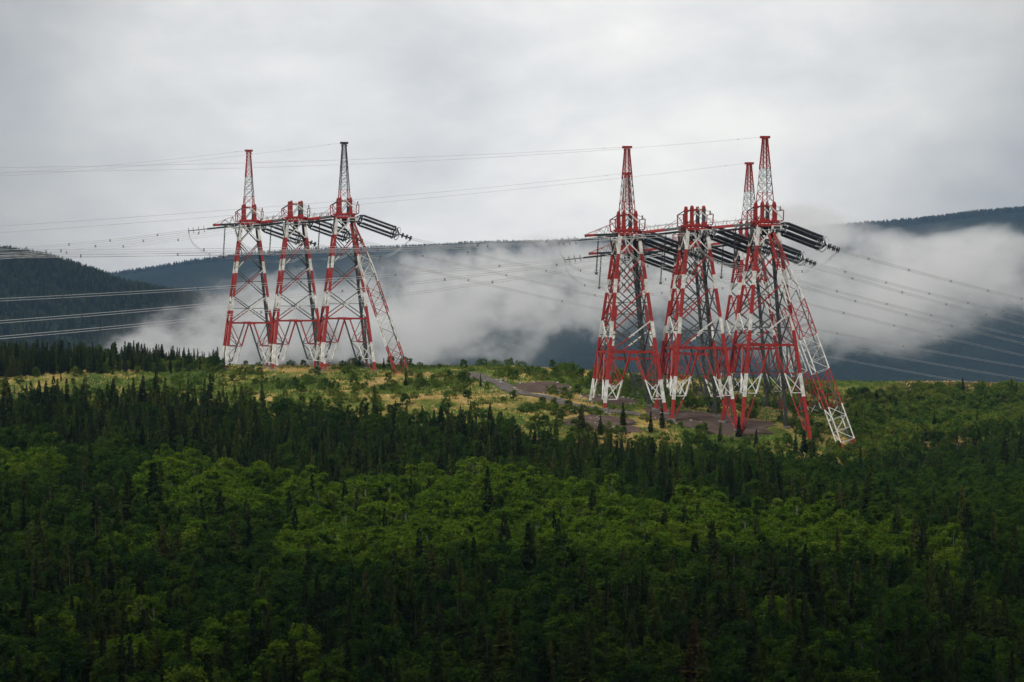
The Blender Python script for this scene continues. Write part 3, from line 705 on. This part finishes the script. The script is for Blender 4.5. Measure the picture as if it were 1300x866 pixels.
# conspicuous single trees, from their top in the photo, depth and height
def top(px, py, D0, H):      # the spot where a tree of height H has its top at this photo position
    D = np.arange(max(D0 - 120, 262), D0 + 121, 1.0); p = P(px, py, 1.0); e = np.abs(zt(p.x * D, D) + H - p.z * D); i = int(np.argmin(e)); return p.x * D[i], D[i]
HERO = [(642, 770, 270, 11.5, 'olive', 'tall olive tipped spruce rising at the bottom edge, left of the middle'),
 (880, 782, 265, 10.5, 'rust', 'rust brown dying spruce at the bottom edge under the right pylons'),
 (745, 800, 268, 9.5, None, 'dark spruce at the bottom edge between the olive tipped and the rust brown spruce'),
 (752, 614, 400, 8.5, None, 'dark spruce standing alone in the bright birches, right of the middle'),
 (672, 662, 360, 9.5, None, 'broad dark spruce in the birches just below the middle of the picture'),
 (620, 590, 420, 9.5, None, 'tall narrow spruce at the upper edge of the bright birch belt, near the middle'),
 (868, 640, 385, 8, None, 'thin spruce in the birch belt below the middle front pylon'),
 (843, 645, 385, 7, None, 'small spruce just left of the thin spruce below the middle front pylon'),
 (265, 474, 540, 11, None, 'tall pointed spruce rising above the meadow edge left of the leftmost pylon'),
 (198, 466, 545, 11, None, 'tallest spruce of the clump under the meadow, left part of the forest'),
 (66, 477, 540, 11, None, 'tall slim spruce over the meadow edge near the left border'),
 (143, 480, 545, 9, None, 'thin bare topped spruce standing out against the dry meadow at left'),
 (170, 478, 545, 9, None, 'slim spruce, left one of a pair on the dry meadow edge'),
 (181, 476, 545, 9, None, 'slim spruce, right one of a pair on the dry meadow edge'),
 (210, 478, 540, 9.5, None, 'dark spruce right beside the tallest spruce of the left clump'),
 (307, 490, 535, 7.5, None, 'dark spruce under the feet of the leftmost pylon'),
 (334, 487, 535, 7.5, None, 'narrow spruce below the flat topped pylon of the left row'),
 (6, 470, 500, 12, None, 'big dark spruce cut by the left border'),
 (163, 595, 420, 10, None, 'pointed dark spruce in the birches, left part of the forest'),
 (122, 622, 400, 9, None, 'dark spruce left of the pointed one in the left birches'),
 (145, 617, 400, 8, None, 'shorter dark spruce between two others in the left birches'),
 (194, 585, 430, 10, None, 'tall spruce just right of the pointed one in the left birches'),
 (10, 610, 400, 8, None, 'dark spruce in the birches at the left border'),
 (280, 622, 395, 8, None, 'small dark spruce among the birches below the leftmost pylon'),
 (296, 648, 380, 8.5, None, 'dark bushy spruce a little lower among the birches below the leftmost pylon'),
 (108, 590, 430, 7, None, 'small spruce high in the left birches'),
 (738, 512, 500, 9, None, 'spruce standing before the gravel road left of the front row pylon'),
 (706, 527, 500, 6, None, 'short spruce on the meadow edge below the gravel road'),
 (791, 510, 505, 7.5, None, 'spruce in front of the left foot of the front right row'),
 (762, 527, 500, 6, None, 'small spruce left of the front row pylon foot'),
 (826, 520, 505, 7, None, 'slim spruce before the middle front pylon'),
 (841, 512, 505, 8, None, 'spruce hiding the foot of the middle front pylon'),
 (914, 535, 500, 6.5, None, 'spruce below the bare dirt pad'),
 (938, 527, 500, 7, None, 'spruce hiding a foot of the tallest pylon'),
 (960, 545, 495, 6, None, 'short spruce right of the bare dirt pad'),
 (1010, 550, 492, 6.5, None, 'narrow spruce left of the long red leg'),
 (1021, 546, 492, 7, None, 'dark spruce beside the long red leg of the tallest pylon'),
 (1032, 552, 490, 7, None, 'short thick spruce in front of the long red leg'),
 (1276, 553, 480, 9, None, 'dark spruce near the right border, left one of two'),
 (1296, 548, 480, 9.5, None, 'dark spruce cut by the right border'),
 (1255, 583, 470, 7, None, 'small spruce left of the two dark spruces at the right border'),
 (1102, 590, 450, 9.5, None, 'tall dark spruce below the leaning lattice mast'),
 (1064, 612, 440, 8.5, None, 'spruce left of the tall dark one below the leaning lattice mast'),
 (1223, 614, 430, 9, None, 'dark spruce in the trees at far right'),
 (982, 693, 350, 9, None, 'slim spruce in the lower right birches'),
 (1025, 700, 345, 9.5, None, 'dark spruce among the lower right birches'),
 (1038, 708, 340, 8.5, None, 'spruce just right of the dark one in the lower right birches'),
 (905, 658, 375, 9, None, 'tall spruce in the birches below the rear right row'),
 (640, 648, 375, 7, None, 'slender spruce left of the broad dark spruce near the middle')]
for px, py, D0, H, kd, lab in HERO:
    if D0 < 470 and not kd: H *= 1.22
    if D0 > 485 and px > 700: H *= .68
    x, y = top(px, py, D0, H)
    add('spruce', {'olive': 'o', 'rust': 'r'}.get(kd, random.choice([1, 3, 4]) if y < 520 else random.choice([0, 1, 4])), x, y, H, lab, random.uniform(.95, 1.15), 2.0)
    hs.add(x + random.uniform(-.4, .4), y - 2.6, 2.0)

def feet_block(x, y):
    for k, (root, c) in TH.items():
        if k[0] == 'L' and abs(x - c.x) < 8 and abs(y - c.y) < 9: return True
        if k[0] != 'L' and abs(x - c.x) < 6 and -6 < y - c.y < 9: return True
    return False
cand = []
for _ in range(52000):
    y = rng.uniform(262, 665); x = rng.uniform(-.225 * y - 4, .225 * y + 4); cand.append((x, y))
cand = np.array(cand); cZ = zt(cand[:, 0], cand[:, 1]); cU, cV = proj(cand[:, 0], cand[:, 1], cZ); cB = np.interp(cU, *VB); cC = np.interp(cU, *VC)
cN = vnoise(cand[:, 0], cand[:, 1], 22); cW = vnoise(cand[:, 0] + 300, cand[:, 1], 11); cR = rng.random(len(cand))
for (x, y), z, u, v, vb_, vc_, nv, nw, ran in zip(cand.tolist(), cZ.tolist(), cU.tolist(), cV.tolist(), cB.tolist(), cC.tolist(), cN.tolist(), cW.tolist(), cR.tolist()):
    if not hs.ok(x, y, 1.5): continue
    if near_bare(x, y, 1.0) or feet_block(x, y): continue
    if v < vb_ - 4 + 7 * nw + 5 * nv:                      # the cleared ridge
        if u < 285 and y > 612 and ran < .8 * (1.1 - u / 400):          # tree line along the crest at left
            H = rng.uniform(3.0, 5.8) * (1.55 - .0023 * u)
            if ran < .12: kind, H = 'bush', rng.uniform(1.6, 2.6)
            else: kind = 'spruce' if nw > -.35 or u < 100 else 'deciduous'
            sp = 1.7
            if kind == 'deciduous': H *= .8
        elif u > 1085 and (v > 488):                                   # scrub that closes in at the right
            kind = 'bush' if nv < .55 else 'deciduous'; H = rng.uniform(1.6, 3.3) if kind == 'bush' else rng.uniform(2.5, 4); sp = 2.0
            if ran < .05: kind, H = 'spruce', rng.uniform(3, 5)
            if v < 505 and (ran > .5 or u < 1165): continue
        elif ran < (.12 if nv > .1 else .02) * (1.6 if 985 < u < 1085 else 1) * (.5 if u<300 else 1): kind, H, sp = 'bush', rng.uniform(.9, 2.2), 2.2
        elif ran > .992 and 540 < y: kind, H, sp = 'spruce', rng.uniform(1.8, 3.4), 2.5
        else: continue
    elif v < vc_ + 10 * nv:                       # the conifer belt
        mixd = .30 + (.5 if (nv > .15 and u > 640) else 0) + (.35 if u > 1050 else 0)
        f = (v - vb_) / max(vc_ - vb_, 1)
        if ran < mixd: kind, H, sp = 'deciduous', rng.uniform(3.5, 5.5), 2.0
        else: kind, H, sp = 'spruce', rng.uniform(3.4, 7.6) + (2.4 if u < 330 and ran > .6 else 0), 1.95
        if f < .22 and kind == 'spruce' and (nw < .05 or ran > .75): continue
        if f < .15: H *= .85
        if u > 650 and f < .35: H *= .68
    elif v < 712 + 22 * nv + (40 if 350 < u < 1150 else -30):      # the bright birch belt
        if ran < .075 + (.12 if nw > .5 else 0): kind, H, sp = 'spruce', rng.uniform(6, 9.5), 2.6
        else: kind, H, sp = ('birch' if nv > -.5 else 'deciduous'), rng.uniform(4, 7.8), 2.1
    else:                                          # mixed wood at the bottom, darkened by leaf colour and species in place of shade
        if ran < (.28 if v < 770 else .42) + .26 * nw: kind, H, sp = 'spruce', rng.uniform(5.5, 10.5), 2.3
        else: kind, H, sp = ('birch' if (nv > .5 and ran > .7) else 'deciduous'), rng.uniform(4, 8.2), 2.1
    if not hs.ok(x, y, sp): continue
    if y > 655 and u > 285: continue
    var = int(rng.integers(0, 5 if kind == 'spruce' else (3 if kind == 'bush' else 4)))
    add(kind, var, x, y, H, None, rng.uniform(.85, 1.2), sp)
print('trees', len(trees), {k: sum(t['kind'] == k for t in trees) for k in ('spruce', 'birch', 'deciduous', 'bush')})

tick("TO = {'spruce'")
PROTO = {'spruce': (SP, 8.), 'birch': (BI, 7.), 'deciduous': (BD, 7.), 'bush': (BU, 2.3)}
NAME = {'spruce': 'spruce_tree', 'birch': 'birch_tree', 'deciduous': 'leafy_tree', 'bush': 'alder_bush'}
CATG = {'spruce': 'spruce', 'birch': 'birch', 'deciduous': 'leafy tree', 'bush': 'bush'}
def where(u):
    return ('at the left border' if u < 110 else 'left of the leftmost pylon' if u < 280 else 'under the left pylon row' if u < 520 else
            'below the middle gap' if u < 750 else 'under the right pylon rows' if u < 1090 else 'right of all the pylons')
def zone(t, u, v, vb_, vc_):
    if v < vb_ + 1 and t['y'] > 612 and u < 285: return 'on the crest tree line'
    if v < vb_ + 1: return 'on the cleared ridge'
    if v < vc_: return 'in the dark conifer belt'
    if v < 715: return 'in the bright green belt'
    if v < 790: return 'in the darker mixed wood'
    return 'at the bottom edge'
ADJ = {'spruce': 'spruce', 'birch': 'yellow green birch', 'deciduous': 'deep green leafy tree', 'bush': 'alder bush'}
_z = zt(np.array([t['x'] for t in trees]), np.array([t['y'] for t in trees]))
for t, q in zip(trees, _z.tolist()): t['z'] = q
for t in trees:
    u, v = proj(t['x'], t['y'], t['z']); t['u'], t['v'] = u, v
    tu, tv = proj(t['x'], t['y'], t['z'] + t['H'])
    vb_ = float(np.interp(u, *VB)); vc_ = float(np.interp(u, *VC))
    t['zone'] = zone(t, u, v, vb_, vc_)
    vis = -20 < u < 1320 and tv < 860
    t['score'] = (t['H'] / t['y']) * (1 if vis else .01) + (10 if t['hero'] else 0) + (.006 if v < vb_ + 1 else 0) - (.006 if tv > 835 else 0)
rest = {}
first = {}
for kind in PROTO:
    L_ = sorted([t for t in trees if t['kind'] == kind], key=lambda t: -t['score'])
    LIM = 296
    inst, rs = L_[:LIM], L_[LIM:]
    if kind == 'bush' and len(rs) < 15: rs = []
    Hs = sorted(t['H'] for t in inst); q1, q2 = Hs[len(Hs) // 3], Hs[2 * len(Hs) // 3]
    for t in inst:
        protos, H0 = PROTO[kind]
        cr, tr = SPX[0] if t['var'] == 'o' else SPX[1] if t['var'] == 'r' else protos[t['var'] % len(protos)]
        x, y = t['x'], t['y']; s = t['H'] / H0
        root = empty(NAME[kind], (x, y, t['z']), t['rot']); root.scale = (s * t['w'], s * t['w'], s)
        link('trunk', tr, root); c_ = link('crown', cr, root)
        first.setdefault((kind, t['var']), (root, c_))
        if t['hero']: tag(root, t['hero'], CATG[kind], 'single spruces that stand out of the forest')
        else:
            size = 'short' if t['H'] < q1 else 'tall' if t['H'] > q2 else 'medium'
            g = '%s %s %s %s' % (size, ADJ[kind], t['zone'], where(t['u']))
            tag(root, g, CATG[kind], g)
    rest[kind] = rs

# the many remaining trees: one mass for each kind, instanced on points from the trees that stand in view
def scatter(name, pts, srcs, label, cat):
    """pts rows: x, y, z, scale, wide, rot, var"""
    pts = np.asarray(pts, float)
    if pts[0, 1] > 1200: pts[:, 2] = zt(pts[:, 0], pts[:, 1]) - .7
    me = bpy.data.meshes.new(name); me.vertices.add(len(pts)); me.vertices.foreach_set('co', pts[:, :3].astype(np.float32).ravel())
    for nm, col, ty in (('rz', 5, 'FLOAT'), ('vi', 6, 'INT')):
        a = me.attributes.new(nm, ty, 'POINT'); a.data.foreach_set('value', pts[:, col].astype(np.float32 if ty == 'FLOAT' else np.int32))
    a = me.attributes.new('sc3', 'FLOAT_VECTOR', 'POINT'); a.data.foreach_set('vector', np.stack([pts[:, 3] * pts[:, 4], pts[:, 3] * pts[:, 4], pts[:, 3]], 1).astype(np.float32).ravel())
    o = link(name, me); tag(o, label, cat, None, 'stuff')
    ng = bpy.data.node_groups.new(name, 'GeometryNodeTree'); ng.interface.new_socket('Geometry', in_out='INPUT', socket_type='NodeSocketGeometry'); ng.interface.new_socket('Geometry', in_out='OUTPUT', socket_type='NodeSocketGeometry')
    nd, lk = ng.nodes, ng.links; gi = nd.new('NodeGroupInput'); go = nd.new('NodeGroupOutput')
    iop = nd.new('GeometryNodeInstanceOnPoints'); jn = nd.new('GeometryNodeJoinGeometry')
    for s in srcs:
        oi = nd.new('GeometryNodeObjectInfo'); oi.transform_space = 'ORIGINAL'; oi.inputs['Object'].default_value = s; oi.inputs['As Instance'].default_value = True
        tf = nd.new('GeometryNodeTransform')   # child objects are scaled by their parent; undo nothing, ORIGINAL keeps mesh size
        lk.new(oi.outputs['Geometry'], jn.inputs[0])
    lk.new(gi.outputs[0], iop.inputs['Points']); lk.new(jn.outputs[0], iop.inputs['Instance']); iop.inputs['Pick Instance'].default_value = True
    def named(nm, ty):
        n = nd.new('GeometryNodeInputNamedAttribute'); n.data_type = ty; n.inputs['Name'].default_value = nm; return n
    vi = named('vi', 'INT'); lk.new(vi.outputs[0], iop.inputs['Instance Index']); s3 = named('sc3', 'FLOAT_VECTOR'); lk.new(s3.outputs[0], iop.inputs['Scale'])
    rz = named('rz', 'FLOAT'); cx = nd.new('ShaderNodeCombineXYZ'); lk.new(rz.outputs[0], cx.inputs['Z']); er = nd.new('FunctionNodeEulerToRotation'); lk.new(cx.outputs[0], er.inputs[0]); lk.new(er.outputs[0], iop.inputs['Rotation'])
    lk.new(iop.outputs[0], go.inputs[0])
    md_ = o.modifiers.new('scatter', 'NODES'); md_.node_group = ng; return o
LBL = {'spruce': 'dense dark mass of narrow spruces covering the slope below the cleared ridge', 'birch': 'mass of bright yellow green birch crowns across the lower slope',
       'deciduous': 'mass of deep green leafy trees filling the gaps of the forest', 'bush': 'low alder scrub closing in over the right part of the ridge'}
SN = {'spruce': 'spruce_forest', 'birch': 'birch_forest', 'deciduous': 'leafy_forest', 'bush': 'alder_scrub'}
srcs_of = {}
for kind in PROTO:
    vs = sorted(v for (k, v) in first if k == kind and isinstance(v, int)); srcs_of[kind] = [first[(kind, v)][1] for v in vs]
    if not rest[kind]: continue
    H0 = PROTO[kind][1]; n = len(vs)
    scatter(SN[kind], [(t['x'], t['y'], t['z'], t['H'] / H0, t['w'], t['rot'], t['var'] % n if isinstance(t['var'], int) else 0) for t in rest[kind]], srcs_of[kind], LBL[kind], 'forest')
# far woods: on the dark hill, and along the crest of the far hills
pts = []
for _ in range(15000):
    y = rng.uniform(1700, 2420); x = rng.uniform(-.225 * y - 60, 150) if rng.random() < .93 else rng.uniform(-650, -250)
    pts.append((x, y, 0, rng.uniform(.55, 1.15), rng.uniform(1.2, 1.9), rng.uniform(0, 6.28), rng.integers(0, 5)))
for _ in range(2500):      # denser along the skyline of that hill
    x = rng.uniform(-570, -180); y = rng.uniform(2240, 2340); pts.append((x, y, 0, rng.uniform(.6, 1.3), rng.uniform(1.1, 1.6), rng.uniform(0, 6.28), rng.integers(0, 5)))
scatter('hillside_forest', pts, srcs_of['spruce'], 'distant spruce woods clothing the dark hill at the left', 'forest')
pts = []
for _ in range(9000):
    x = rng.uniform(-1150, 1250); y = rng.uniform(4800, 5120); pts.append((x, y, 0, rng.uniform(.7, 1.5), rng.uniform(1.6, 2.6), rng.uniform(0, 6.28), rng.integers(0, 5)))
scatter('far_ridge_forest', pts, srcs_of['spruce'], 'faint far spruce woods along the crest of the blue hills', 'forest')
# the steep slope behind the camera stands unseen, added to shade the near forest

tick('- ground cover')
# ------------------------------------------------------------------ ground cover on the cleared ridge
def tufts(name, n, mat, h, wd, test, label, blades=5):
    V = []; r = np.random.default_rng(len(name)); k = 0
    Y = r.uniform(470, 700, n); X = r.uniform(-.22, .22, n) * Y; Z = zt(X, Y); U, W = proj(X, Y, Z); ok = (W < np.interp(U, *VB) + 4) & test(X, Y)
    for x, y, z in zip(X[ok].tolist(), Y[ok].tolist(), Z[ok].tolist()):
        if near_bare(x, y, .2): continue
        for _ in range(blades):
            a = r.uniform(0, 6.28); ox, oy = r.normal(0, .35, 2); hh = h * r.uniform(.5, 1.3); w = wd * r.uniform(.6, 1.3); bx, by = math.cos(a) * w, math.sin(a) * w; lx, ly = r.normal(0, .3, 2) * hh
            b = (x + ox, y + oy, z - .08)
            V += [(b[0] - bx, b[1] - by, b[2]), (b[0] + bx, b[1] + by, b[2]), (b[0] + lx, b[1] + ly, b[2] + hh)]
    T = np.arange(len(V)).reshape(-1, 3); o = link(name, fast_mesh(name, V, T, mat)); tag(o, label, 'grass' if 'grass' in name else 'ground cover', None, 'stuff')
tufts('dry_grass', 15000, M_DRY, .5, .14, lambda x, y: vnoise(x, y * .6, 17) + .45 * vnoise(x, y, 6) > .0, 'ochre dry grass in patches over the cleared ridge')
tufts('low_ground_plants', 28000, M_GRN, .6, .24, lambda x, y: vnoise(x, y * .6, 17) + .45 * vnoise(x, y, 6) < .22, 'low green plants covering the ground between dry grass patches')
# loose stones beside the road and on the pad
mb = MB(); r = random.Random(5)
for k in range(150):
    if r.random() < .5: q = road_c[r.randrange(len(road_c))]; x, y = q[0] + r.uniform(-5, 5), q[1] + r.uniform(-5, 5)
    else: a = PADS[r.randrange(len(PADS))]; x, y = a[0] + r.uniform(-1, 1) * a[2] * 1.1, a[1] + r.uniform(-1, 1) * a[3] * 1.1
    s = r.uniform(.12, .42); z = zg(x, y) + .1
    mb.lathe((x, y, z - s * .5), (x + r.uniform(-.1, .1), y, z + s * .8), [(0, s * .7), (.35, s * r.uniform(.9, 1.2)), (.75, s * .7), (1, .02)], 6)
o = mb.build('loose_stones', [paint('pale_stone', (.16, .14, .13), (.34, .32, .30), .9)]); tag(o, 'pale loose stones scattered along the gravel road and bare dirt', 'stones', None, 'stuff')
# rock outcrop at the lower left border
def rock(x, y, s, lab):
    import bmesh
    bm = bmesh.new(); bmesh.ops.create_icosphere(bm, subdivisions=4, radius=1)
    for v in bm.verts:
        n = mn.noise(v.co * 1.3 + Vector((x, 0, 0))) * .35 + mn.noise(v.co * 4) * .12; v.co = v.co * (1 + n); v.co.x *= s * 1.5; v.co.y *= s; v.co.z = max(v.co.z, -.3) * s * .9
    me = bpy.data.meshes.new('rock_outcrop'); bm.to_mesh(me); bm.free(); me.materials.append(M_ROCK); o = link('rock_outcrop', me, None, (x, y, zg(x, y) + 1.6)); tag(o, lab, 'rock')
x, y = hit(0, 566); p = P(4, 772, 300); rock(p.x - 1, 300, 2.6, 'brown rock outcrop among the trees at the lower left border')

tick('---------- fog')
# ------------------------------------------------------------------ fog bank in the valley and the air
fm, nt, out = new_mat('valley_fog'); L = nt.links
tc = N(nt, 'ShaderNodeTexCoord')
def vmath(op, a, b=None):
    n = N(nt, 'ShaderNodeVectorMath', operation=op)
    for i, q in enumerate((a, b)):
        if q is None: continue
        if isinstance(q, tuple): n.inputs[i].default_value = q
        else: L.new(q, n.inputs[i])
    return n.outputs['Value'] if op in ('LENGTH', 'DOT_PRODUCT') else n.outputs[0]
def math_(op, a, b=None, c=None, clamp=False):
    n = N(nt, 'ShaderNodeMath', operation=op); n.use_clamp = clamp
    for i, q in enumerate((a, b, c)):
        if q is None: continue
        if isinstance(q, (int, float)): n.inputs[i].default_value = q
        else: L.new(q, n.inputs[i])
    return n.outputs[0]
pos = tc.outputs['Object']
FD = 1400.
def blob(px, py, rx, ry, amp=1.0, yc=FD, ryy=170.):
    p = P(px, py, yc); k = yc / F
    d = vmath('LENGTH', vmath('DIVIDE', vmath('SUBTRACT', pos, tuple(p)), (rx * k, ryy, ry * k)))
    s = math_('SUBTRACT', 1, d, clamp=False); s = math_('MAXIMUM', s, 0); return math_('MULTIPLY', s, amp)
blobs = [(215, 440, 110, 60, 1.3), (330, 400, 150, 75, 1.3), (300, 455, 240, 50, 1.0), (480, 390, 150, 95, 1.4), (560, 345, 130, 50, 1.1), (600, 385, 150, 70, 1.0), (520, 440, 120, 55, .9),
         (690, 345, 130, 60, 1.2), (740, 400, 120, 60, 1.0), (650, 455, 90, 34, .8), (820, 350, 140, 90, 1.0), (930, 345, 130, 90, 1.2), (1005, 300, 75, 55, 1.1), (1040, 285, 110, 34, .85), (1190, 305, 120, 34, .7), (1300, 322, 130, 46, 1.0), (1390, 335, 130, 60, 1.0), (1240, 400, 110, 40, .55), (1060, 350, 130, 85, 1.2), (1100, 410, 130, 60, 1.1),
         (1180, 345, 130, 65, 1.2), (1275, 340, 120, 50, 1.0), (1290, 380, 110, 45, .7), (960, 430, 150, 55, .8), (560, 420, 200, 60, .7)]
acc = None
for b in blobs:
    o_ = blob(*b); acc = o_ if acc is None else math_('ADD', acc, o_)
n1 = N(nt, 'ShaderNodeTexNoise'); n1.inputs['Scale'].default_value = .0145; n1.inputs['Detail'].default_value = 10; n1.inputs['Roughness'].default_value = .71; n1.inputs['Distortion'].default_value = .2
fmp = N(nt, 'ShaderNodeMapping'); fmp.inputs['Scale'].default_value = (1, .22, 1.25); L.new(pos, fmp.inputs['Vector']); L.new(fmp.outputs[0], n1.inputs['Vector'])
acc = math_('MINIMUM', acc, 1.0)
n2 = N(nt, 'ShaderNodeTexNoise'); n2.inputs['Scale'].default_value = .042; n2.inputs['Detail'].default_value = 6; n2.inputs['Roughness'].default_value = .65; n2.inputs['Distortion'].default_value = .3
fmp2 = N(nt, 'ShaderNodeMapping'); fmp2.inputs['Scale'].default_value = (1, .16, 1.1); fmp2.inputs['Rotation'].default_value = (0, R(25), 0); L.new(pos, fmp2.inputs['Vector']); L.new(fmp2.outputs[0], n2.inputs['Vector'])
nn = math_('ADD', math_('MULTIPLY', math_('SUBTRACT', n1.outputs['Fac'], .50), 5.4), math_('MULTIPLY', math_('SUBTRACT', n2.outputs['Fac'], .50), 2.6))
dn = math_('ADD', math_('SUBTRACT', math_('MULTIPLY', acc, 1.25), .62), nn); dn = math_('MAXIMUM', dn, 0)
wisp = math_('MULTIPLY', dn, math_('MINIMUM', math_('MULTIPLY', acc, 2.5), 1.0))
dens = math_('ADD', math_('MULTIPLY', math_('MINIMUM', wisp, 1.3), .017), math_('MULTIPLY', math_('MULTIPLY', acc, acc), .0016))
vp = N(nt, 'ShaderNodeVolumePrincipled'); vp.inputs['Color'].default_value = (1, 1, 1, 1); vp.inputs['Anisotropy'].default_value = .0
L.new(dens, vp.inputs['Density']); L.new(vp.outputs[0], out.inputs['Volume'])
mb = MB(); mb.box((60, FD, -35), (1000, 360, 200)); fog = mb.build('fog_bank', [fm]); tag(fog, 'ragged bank of white fog drifting in the valley behind the pylons', 'fog', None, 'stuff')

hm, nt, out = new_mat('thin_air_haze')
vp = N(nt, 'ShaderNodeVolumePrincipled'); vp.inputs['Color'].default_value = (.40, .64, 1.0, 1); vp.inputs['Density'].default_value = .00006
nt.links.new(vp.outputs[0], out.inputs['Volume'])
mb = MB(); mb.box((0, 1750, 140), (18400, 9800, 880)); hz = mb.build('haze', [hm]); tag(hz, 'thin blue grey air that fades the far hills', 'haze', None, 'stuff')

# ------------------------------------------------------------------ sky and sun
SUN_EL, SUN_AZ = R(33), R(215)      # azimuth clockwise from +Y: behind the camera, to its left
w = bpy.data.worlds.new('World'); sc.world = w; w.use_nodes = True; nt = w.node_tree; nt.nodes.clear(); L = nt.links
out = nt.nodes.new('ShaderNodeOutputWorld'); bg = nt.nodes.new('ShaderNodeBackground'); bg.inputs['Strength'].default_value = .09
sky = nt.nodes.new('ShaderNodeTexSky'); sky.sky_type = 'NISHITA'; sky.sun_disc = False; sky.sun_elevation = SUN_EL; sky.sun_rotation = SUN_AZ; sky.dust_density = 2
tc = N(nt, 'ShaderNodeTexCoord'); gen = tc.outputs['Generated']
mp = N(nt, 'ShaderNodeMapping'); mp.inputs['Scale'].default_value = (8, 8, 15); mp.inputs['Location'].default_value = (.7, .2, .35); mp.inputs['Rotation'].default_value = (0, R(4), 0); L.new(gen, mp.inputs['Vector'])
n1 = N(nt, 'ShaderNodeTexNoise'); n1.inputs['Scale'].default_value = 1.0; n1.inputs['Detail'].default_value = 7; n1.inputs['Roughness'].default_value = .6; n1.inputs['Distortion'].default_value = .15
L.new(mp.outputs[0], n1.inputs['Vector'])
crp = ramp(nt, [(.30, (.74, .725, .71)), (.48, (.93, .905, .865)), (.66, (1.13, 1.085, 1.0))]); L.new(n1.outputs['Fac'], crp.inputs['Fac'])
# cloud deck: brightest in one direction ahead, heavier and darker away from it and overhead
cd = vmath('DOT_PRODUCT', vmath('NORMALIZE', gen), tuple(P(660, 50, 1.0).normalized()))
mr = N(nt, 'ShaderNodeMapRange'); mr.interpolation_type = 'SMOOTHERSTEP'; mr.inputs['From Min'].default_value = .55; mr.inputs['From Max'].default_value = 1.0; mr.inputs['To Min'].default_value = .25; mr.inputs['To Max'].default_value = 1.0
L.new(cd, mr.inputs['Value'])
sz = N(nt, 'ShaderNodeSeparateXYZ'); L.new(gen, sz.inputs[0]); zen = N(nt, 'ShaderNodeMapRange'); zen.interpolation_type = 'SMOOTHSTEP'; zen.inputs['From Min'].default_value = .25; zen.inputs['From Max'].default_value = .95; zen.inputs['To Min'].default_value = .0; zen.inputs['To Max'].default_value = .9; L.new(sz.outputs['Z'], zen.inputs['Value'])
mr2 = N(nt, 'ShaderNodeMapRange'); mr2.interpolation_type = 'SMOOTHSTEP'; mr2.inputs['From Min'].default_value = .968; mr2.inputs['From Max'].default_value = 1.0; mr2.inputs['To Min'].default_value = .45; mr2.inputs['To Max'].default_value = 1.0; L.new(cd, mr2.inputs['Value'])
bri = math_('MAXIMUM', math_('MULTIPLY', mr.outputs['Result'], mr2.outputs['Result']), zen.outputs['Result'])
cs = N(nt, 'ShaderNodeVectorMath', operation='SCALE'); L.new(crp.outputs['Color'], cs.inputs[0]); L.new(bri, cs.inputs['Scale'])
cs2 = N(nt, 'ShaderNodeVectorMath', operation='SCALE'); L.new(cs.outputs[0], cs2.inputs[0]); cs2.inputs['Scale'].default_value = 6.2
mxs = N(nt, 'ShaderNodeMix', data_type='RGBA'); mxs.inputs[0].default_value = .95
L.new(sky.outputs[0], mxs.inputs[6]); L.new(cs2.outputs[0], mxs.inputs[7]); L.new(mxs.outputs[2], bg.inputs['Color']); L.new(bg.outputs[0], out.inputs['Surface'])
sd = bpy.data.lights.new('sun', 'SUN'); sd.energy = 1.5; sd.angle = R(12); sd.color = (1, .97, .92); so = bpy.data.objects.new('sun', sd); C.objects.link(so)
dv = Vector((math.sin(SUN_AZ) * math.cos(SUN_EL), math.cos(SUN_AZ) * math.cos(SUN_EL), math.sin(SUN_EL))); so.rotation_euler = dv.to_track_quat('Z', 'Y').to_euler(); so.location = dv * 50

sc.view_settings.view_transform = 'Standard'; sc.view_settings.look = 'None'; sc.view_settings.gamma = 1; sc.view_settings.exposure = 1.0
sc.render.engine = 'CYCLES'; cy = sc.cycles
cy.max_bounces = 12; cy.diffuse_bounces = 2; cy.glossy_bounces = 2; cy.transmission_bounces = 2; cy.volume_bounces = 10; cy.transparent_max_bounces = 8
cy.volume_step_rate = 1.0; cy.volume_max_steps = 64; cy.use_denoising = True; cy.caustics_reflective = False; cy.caustics_refractive = False
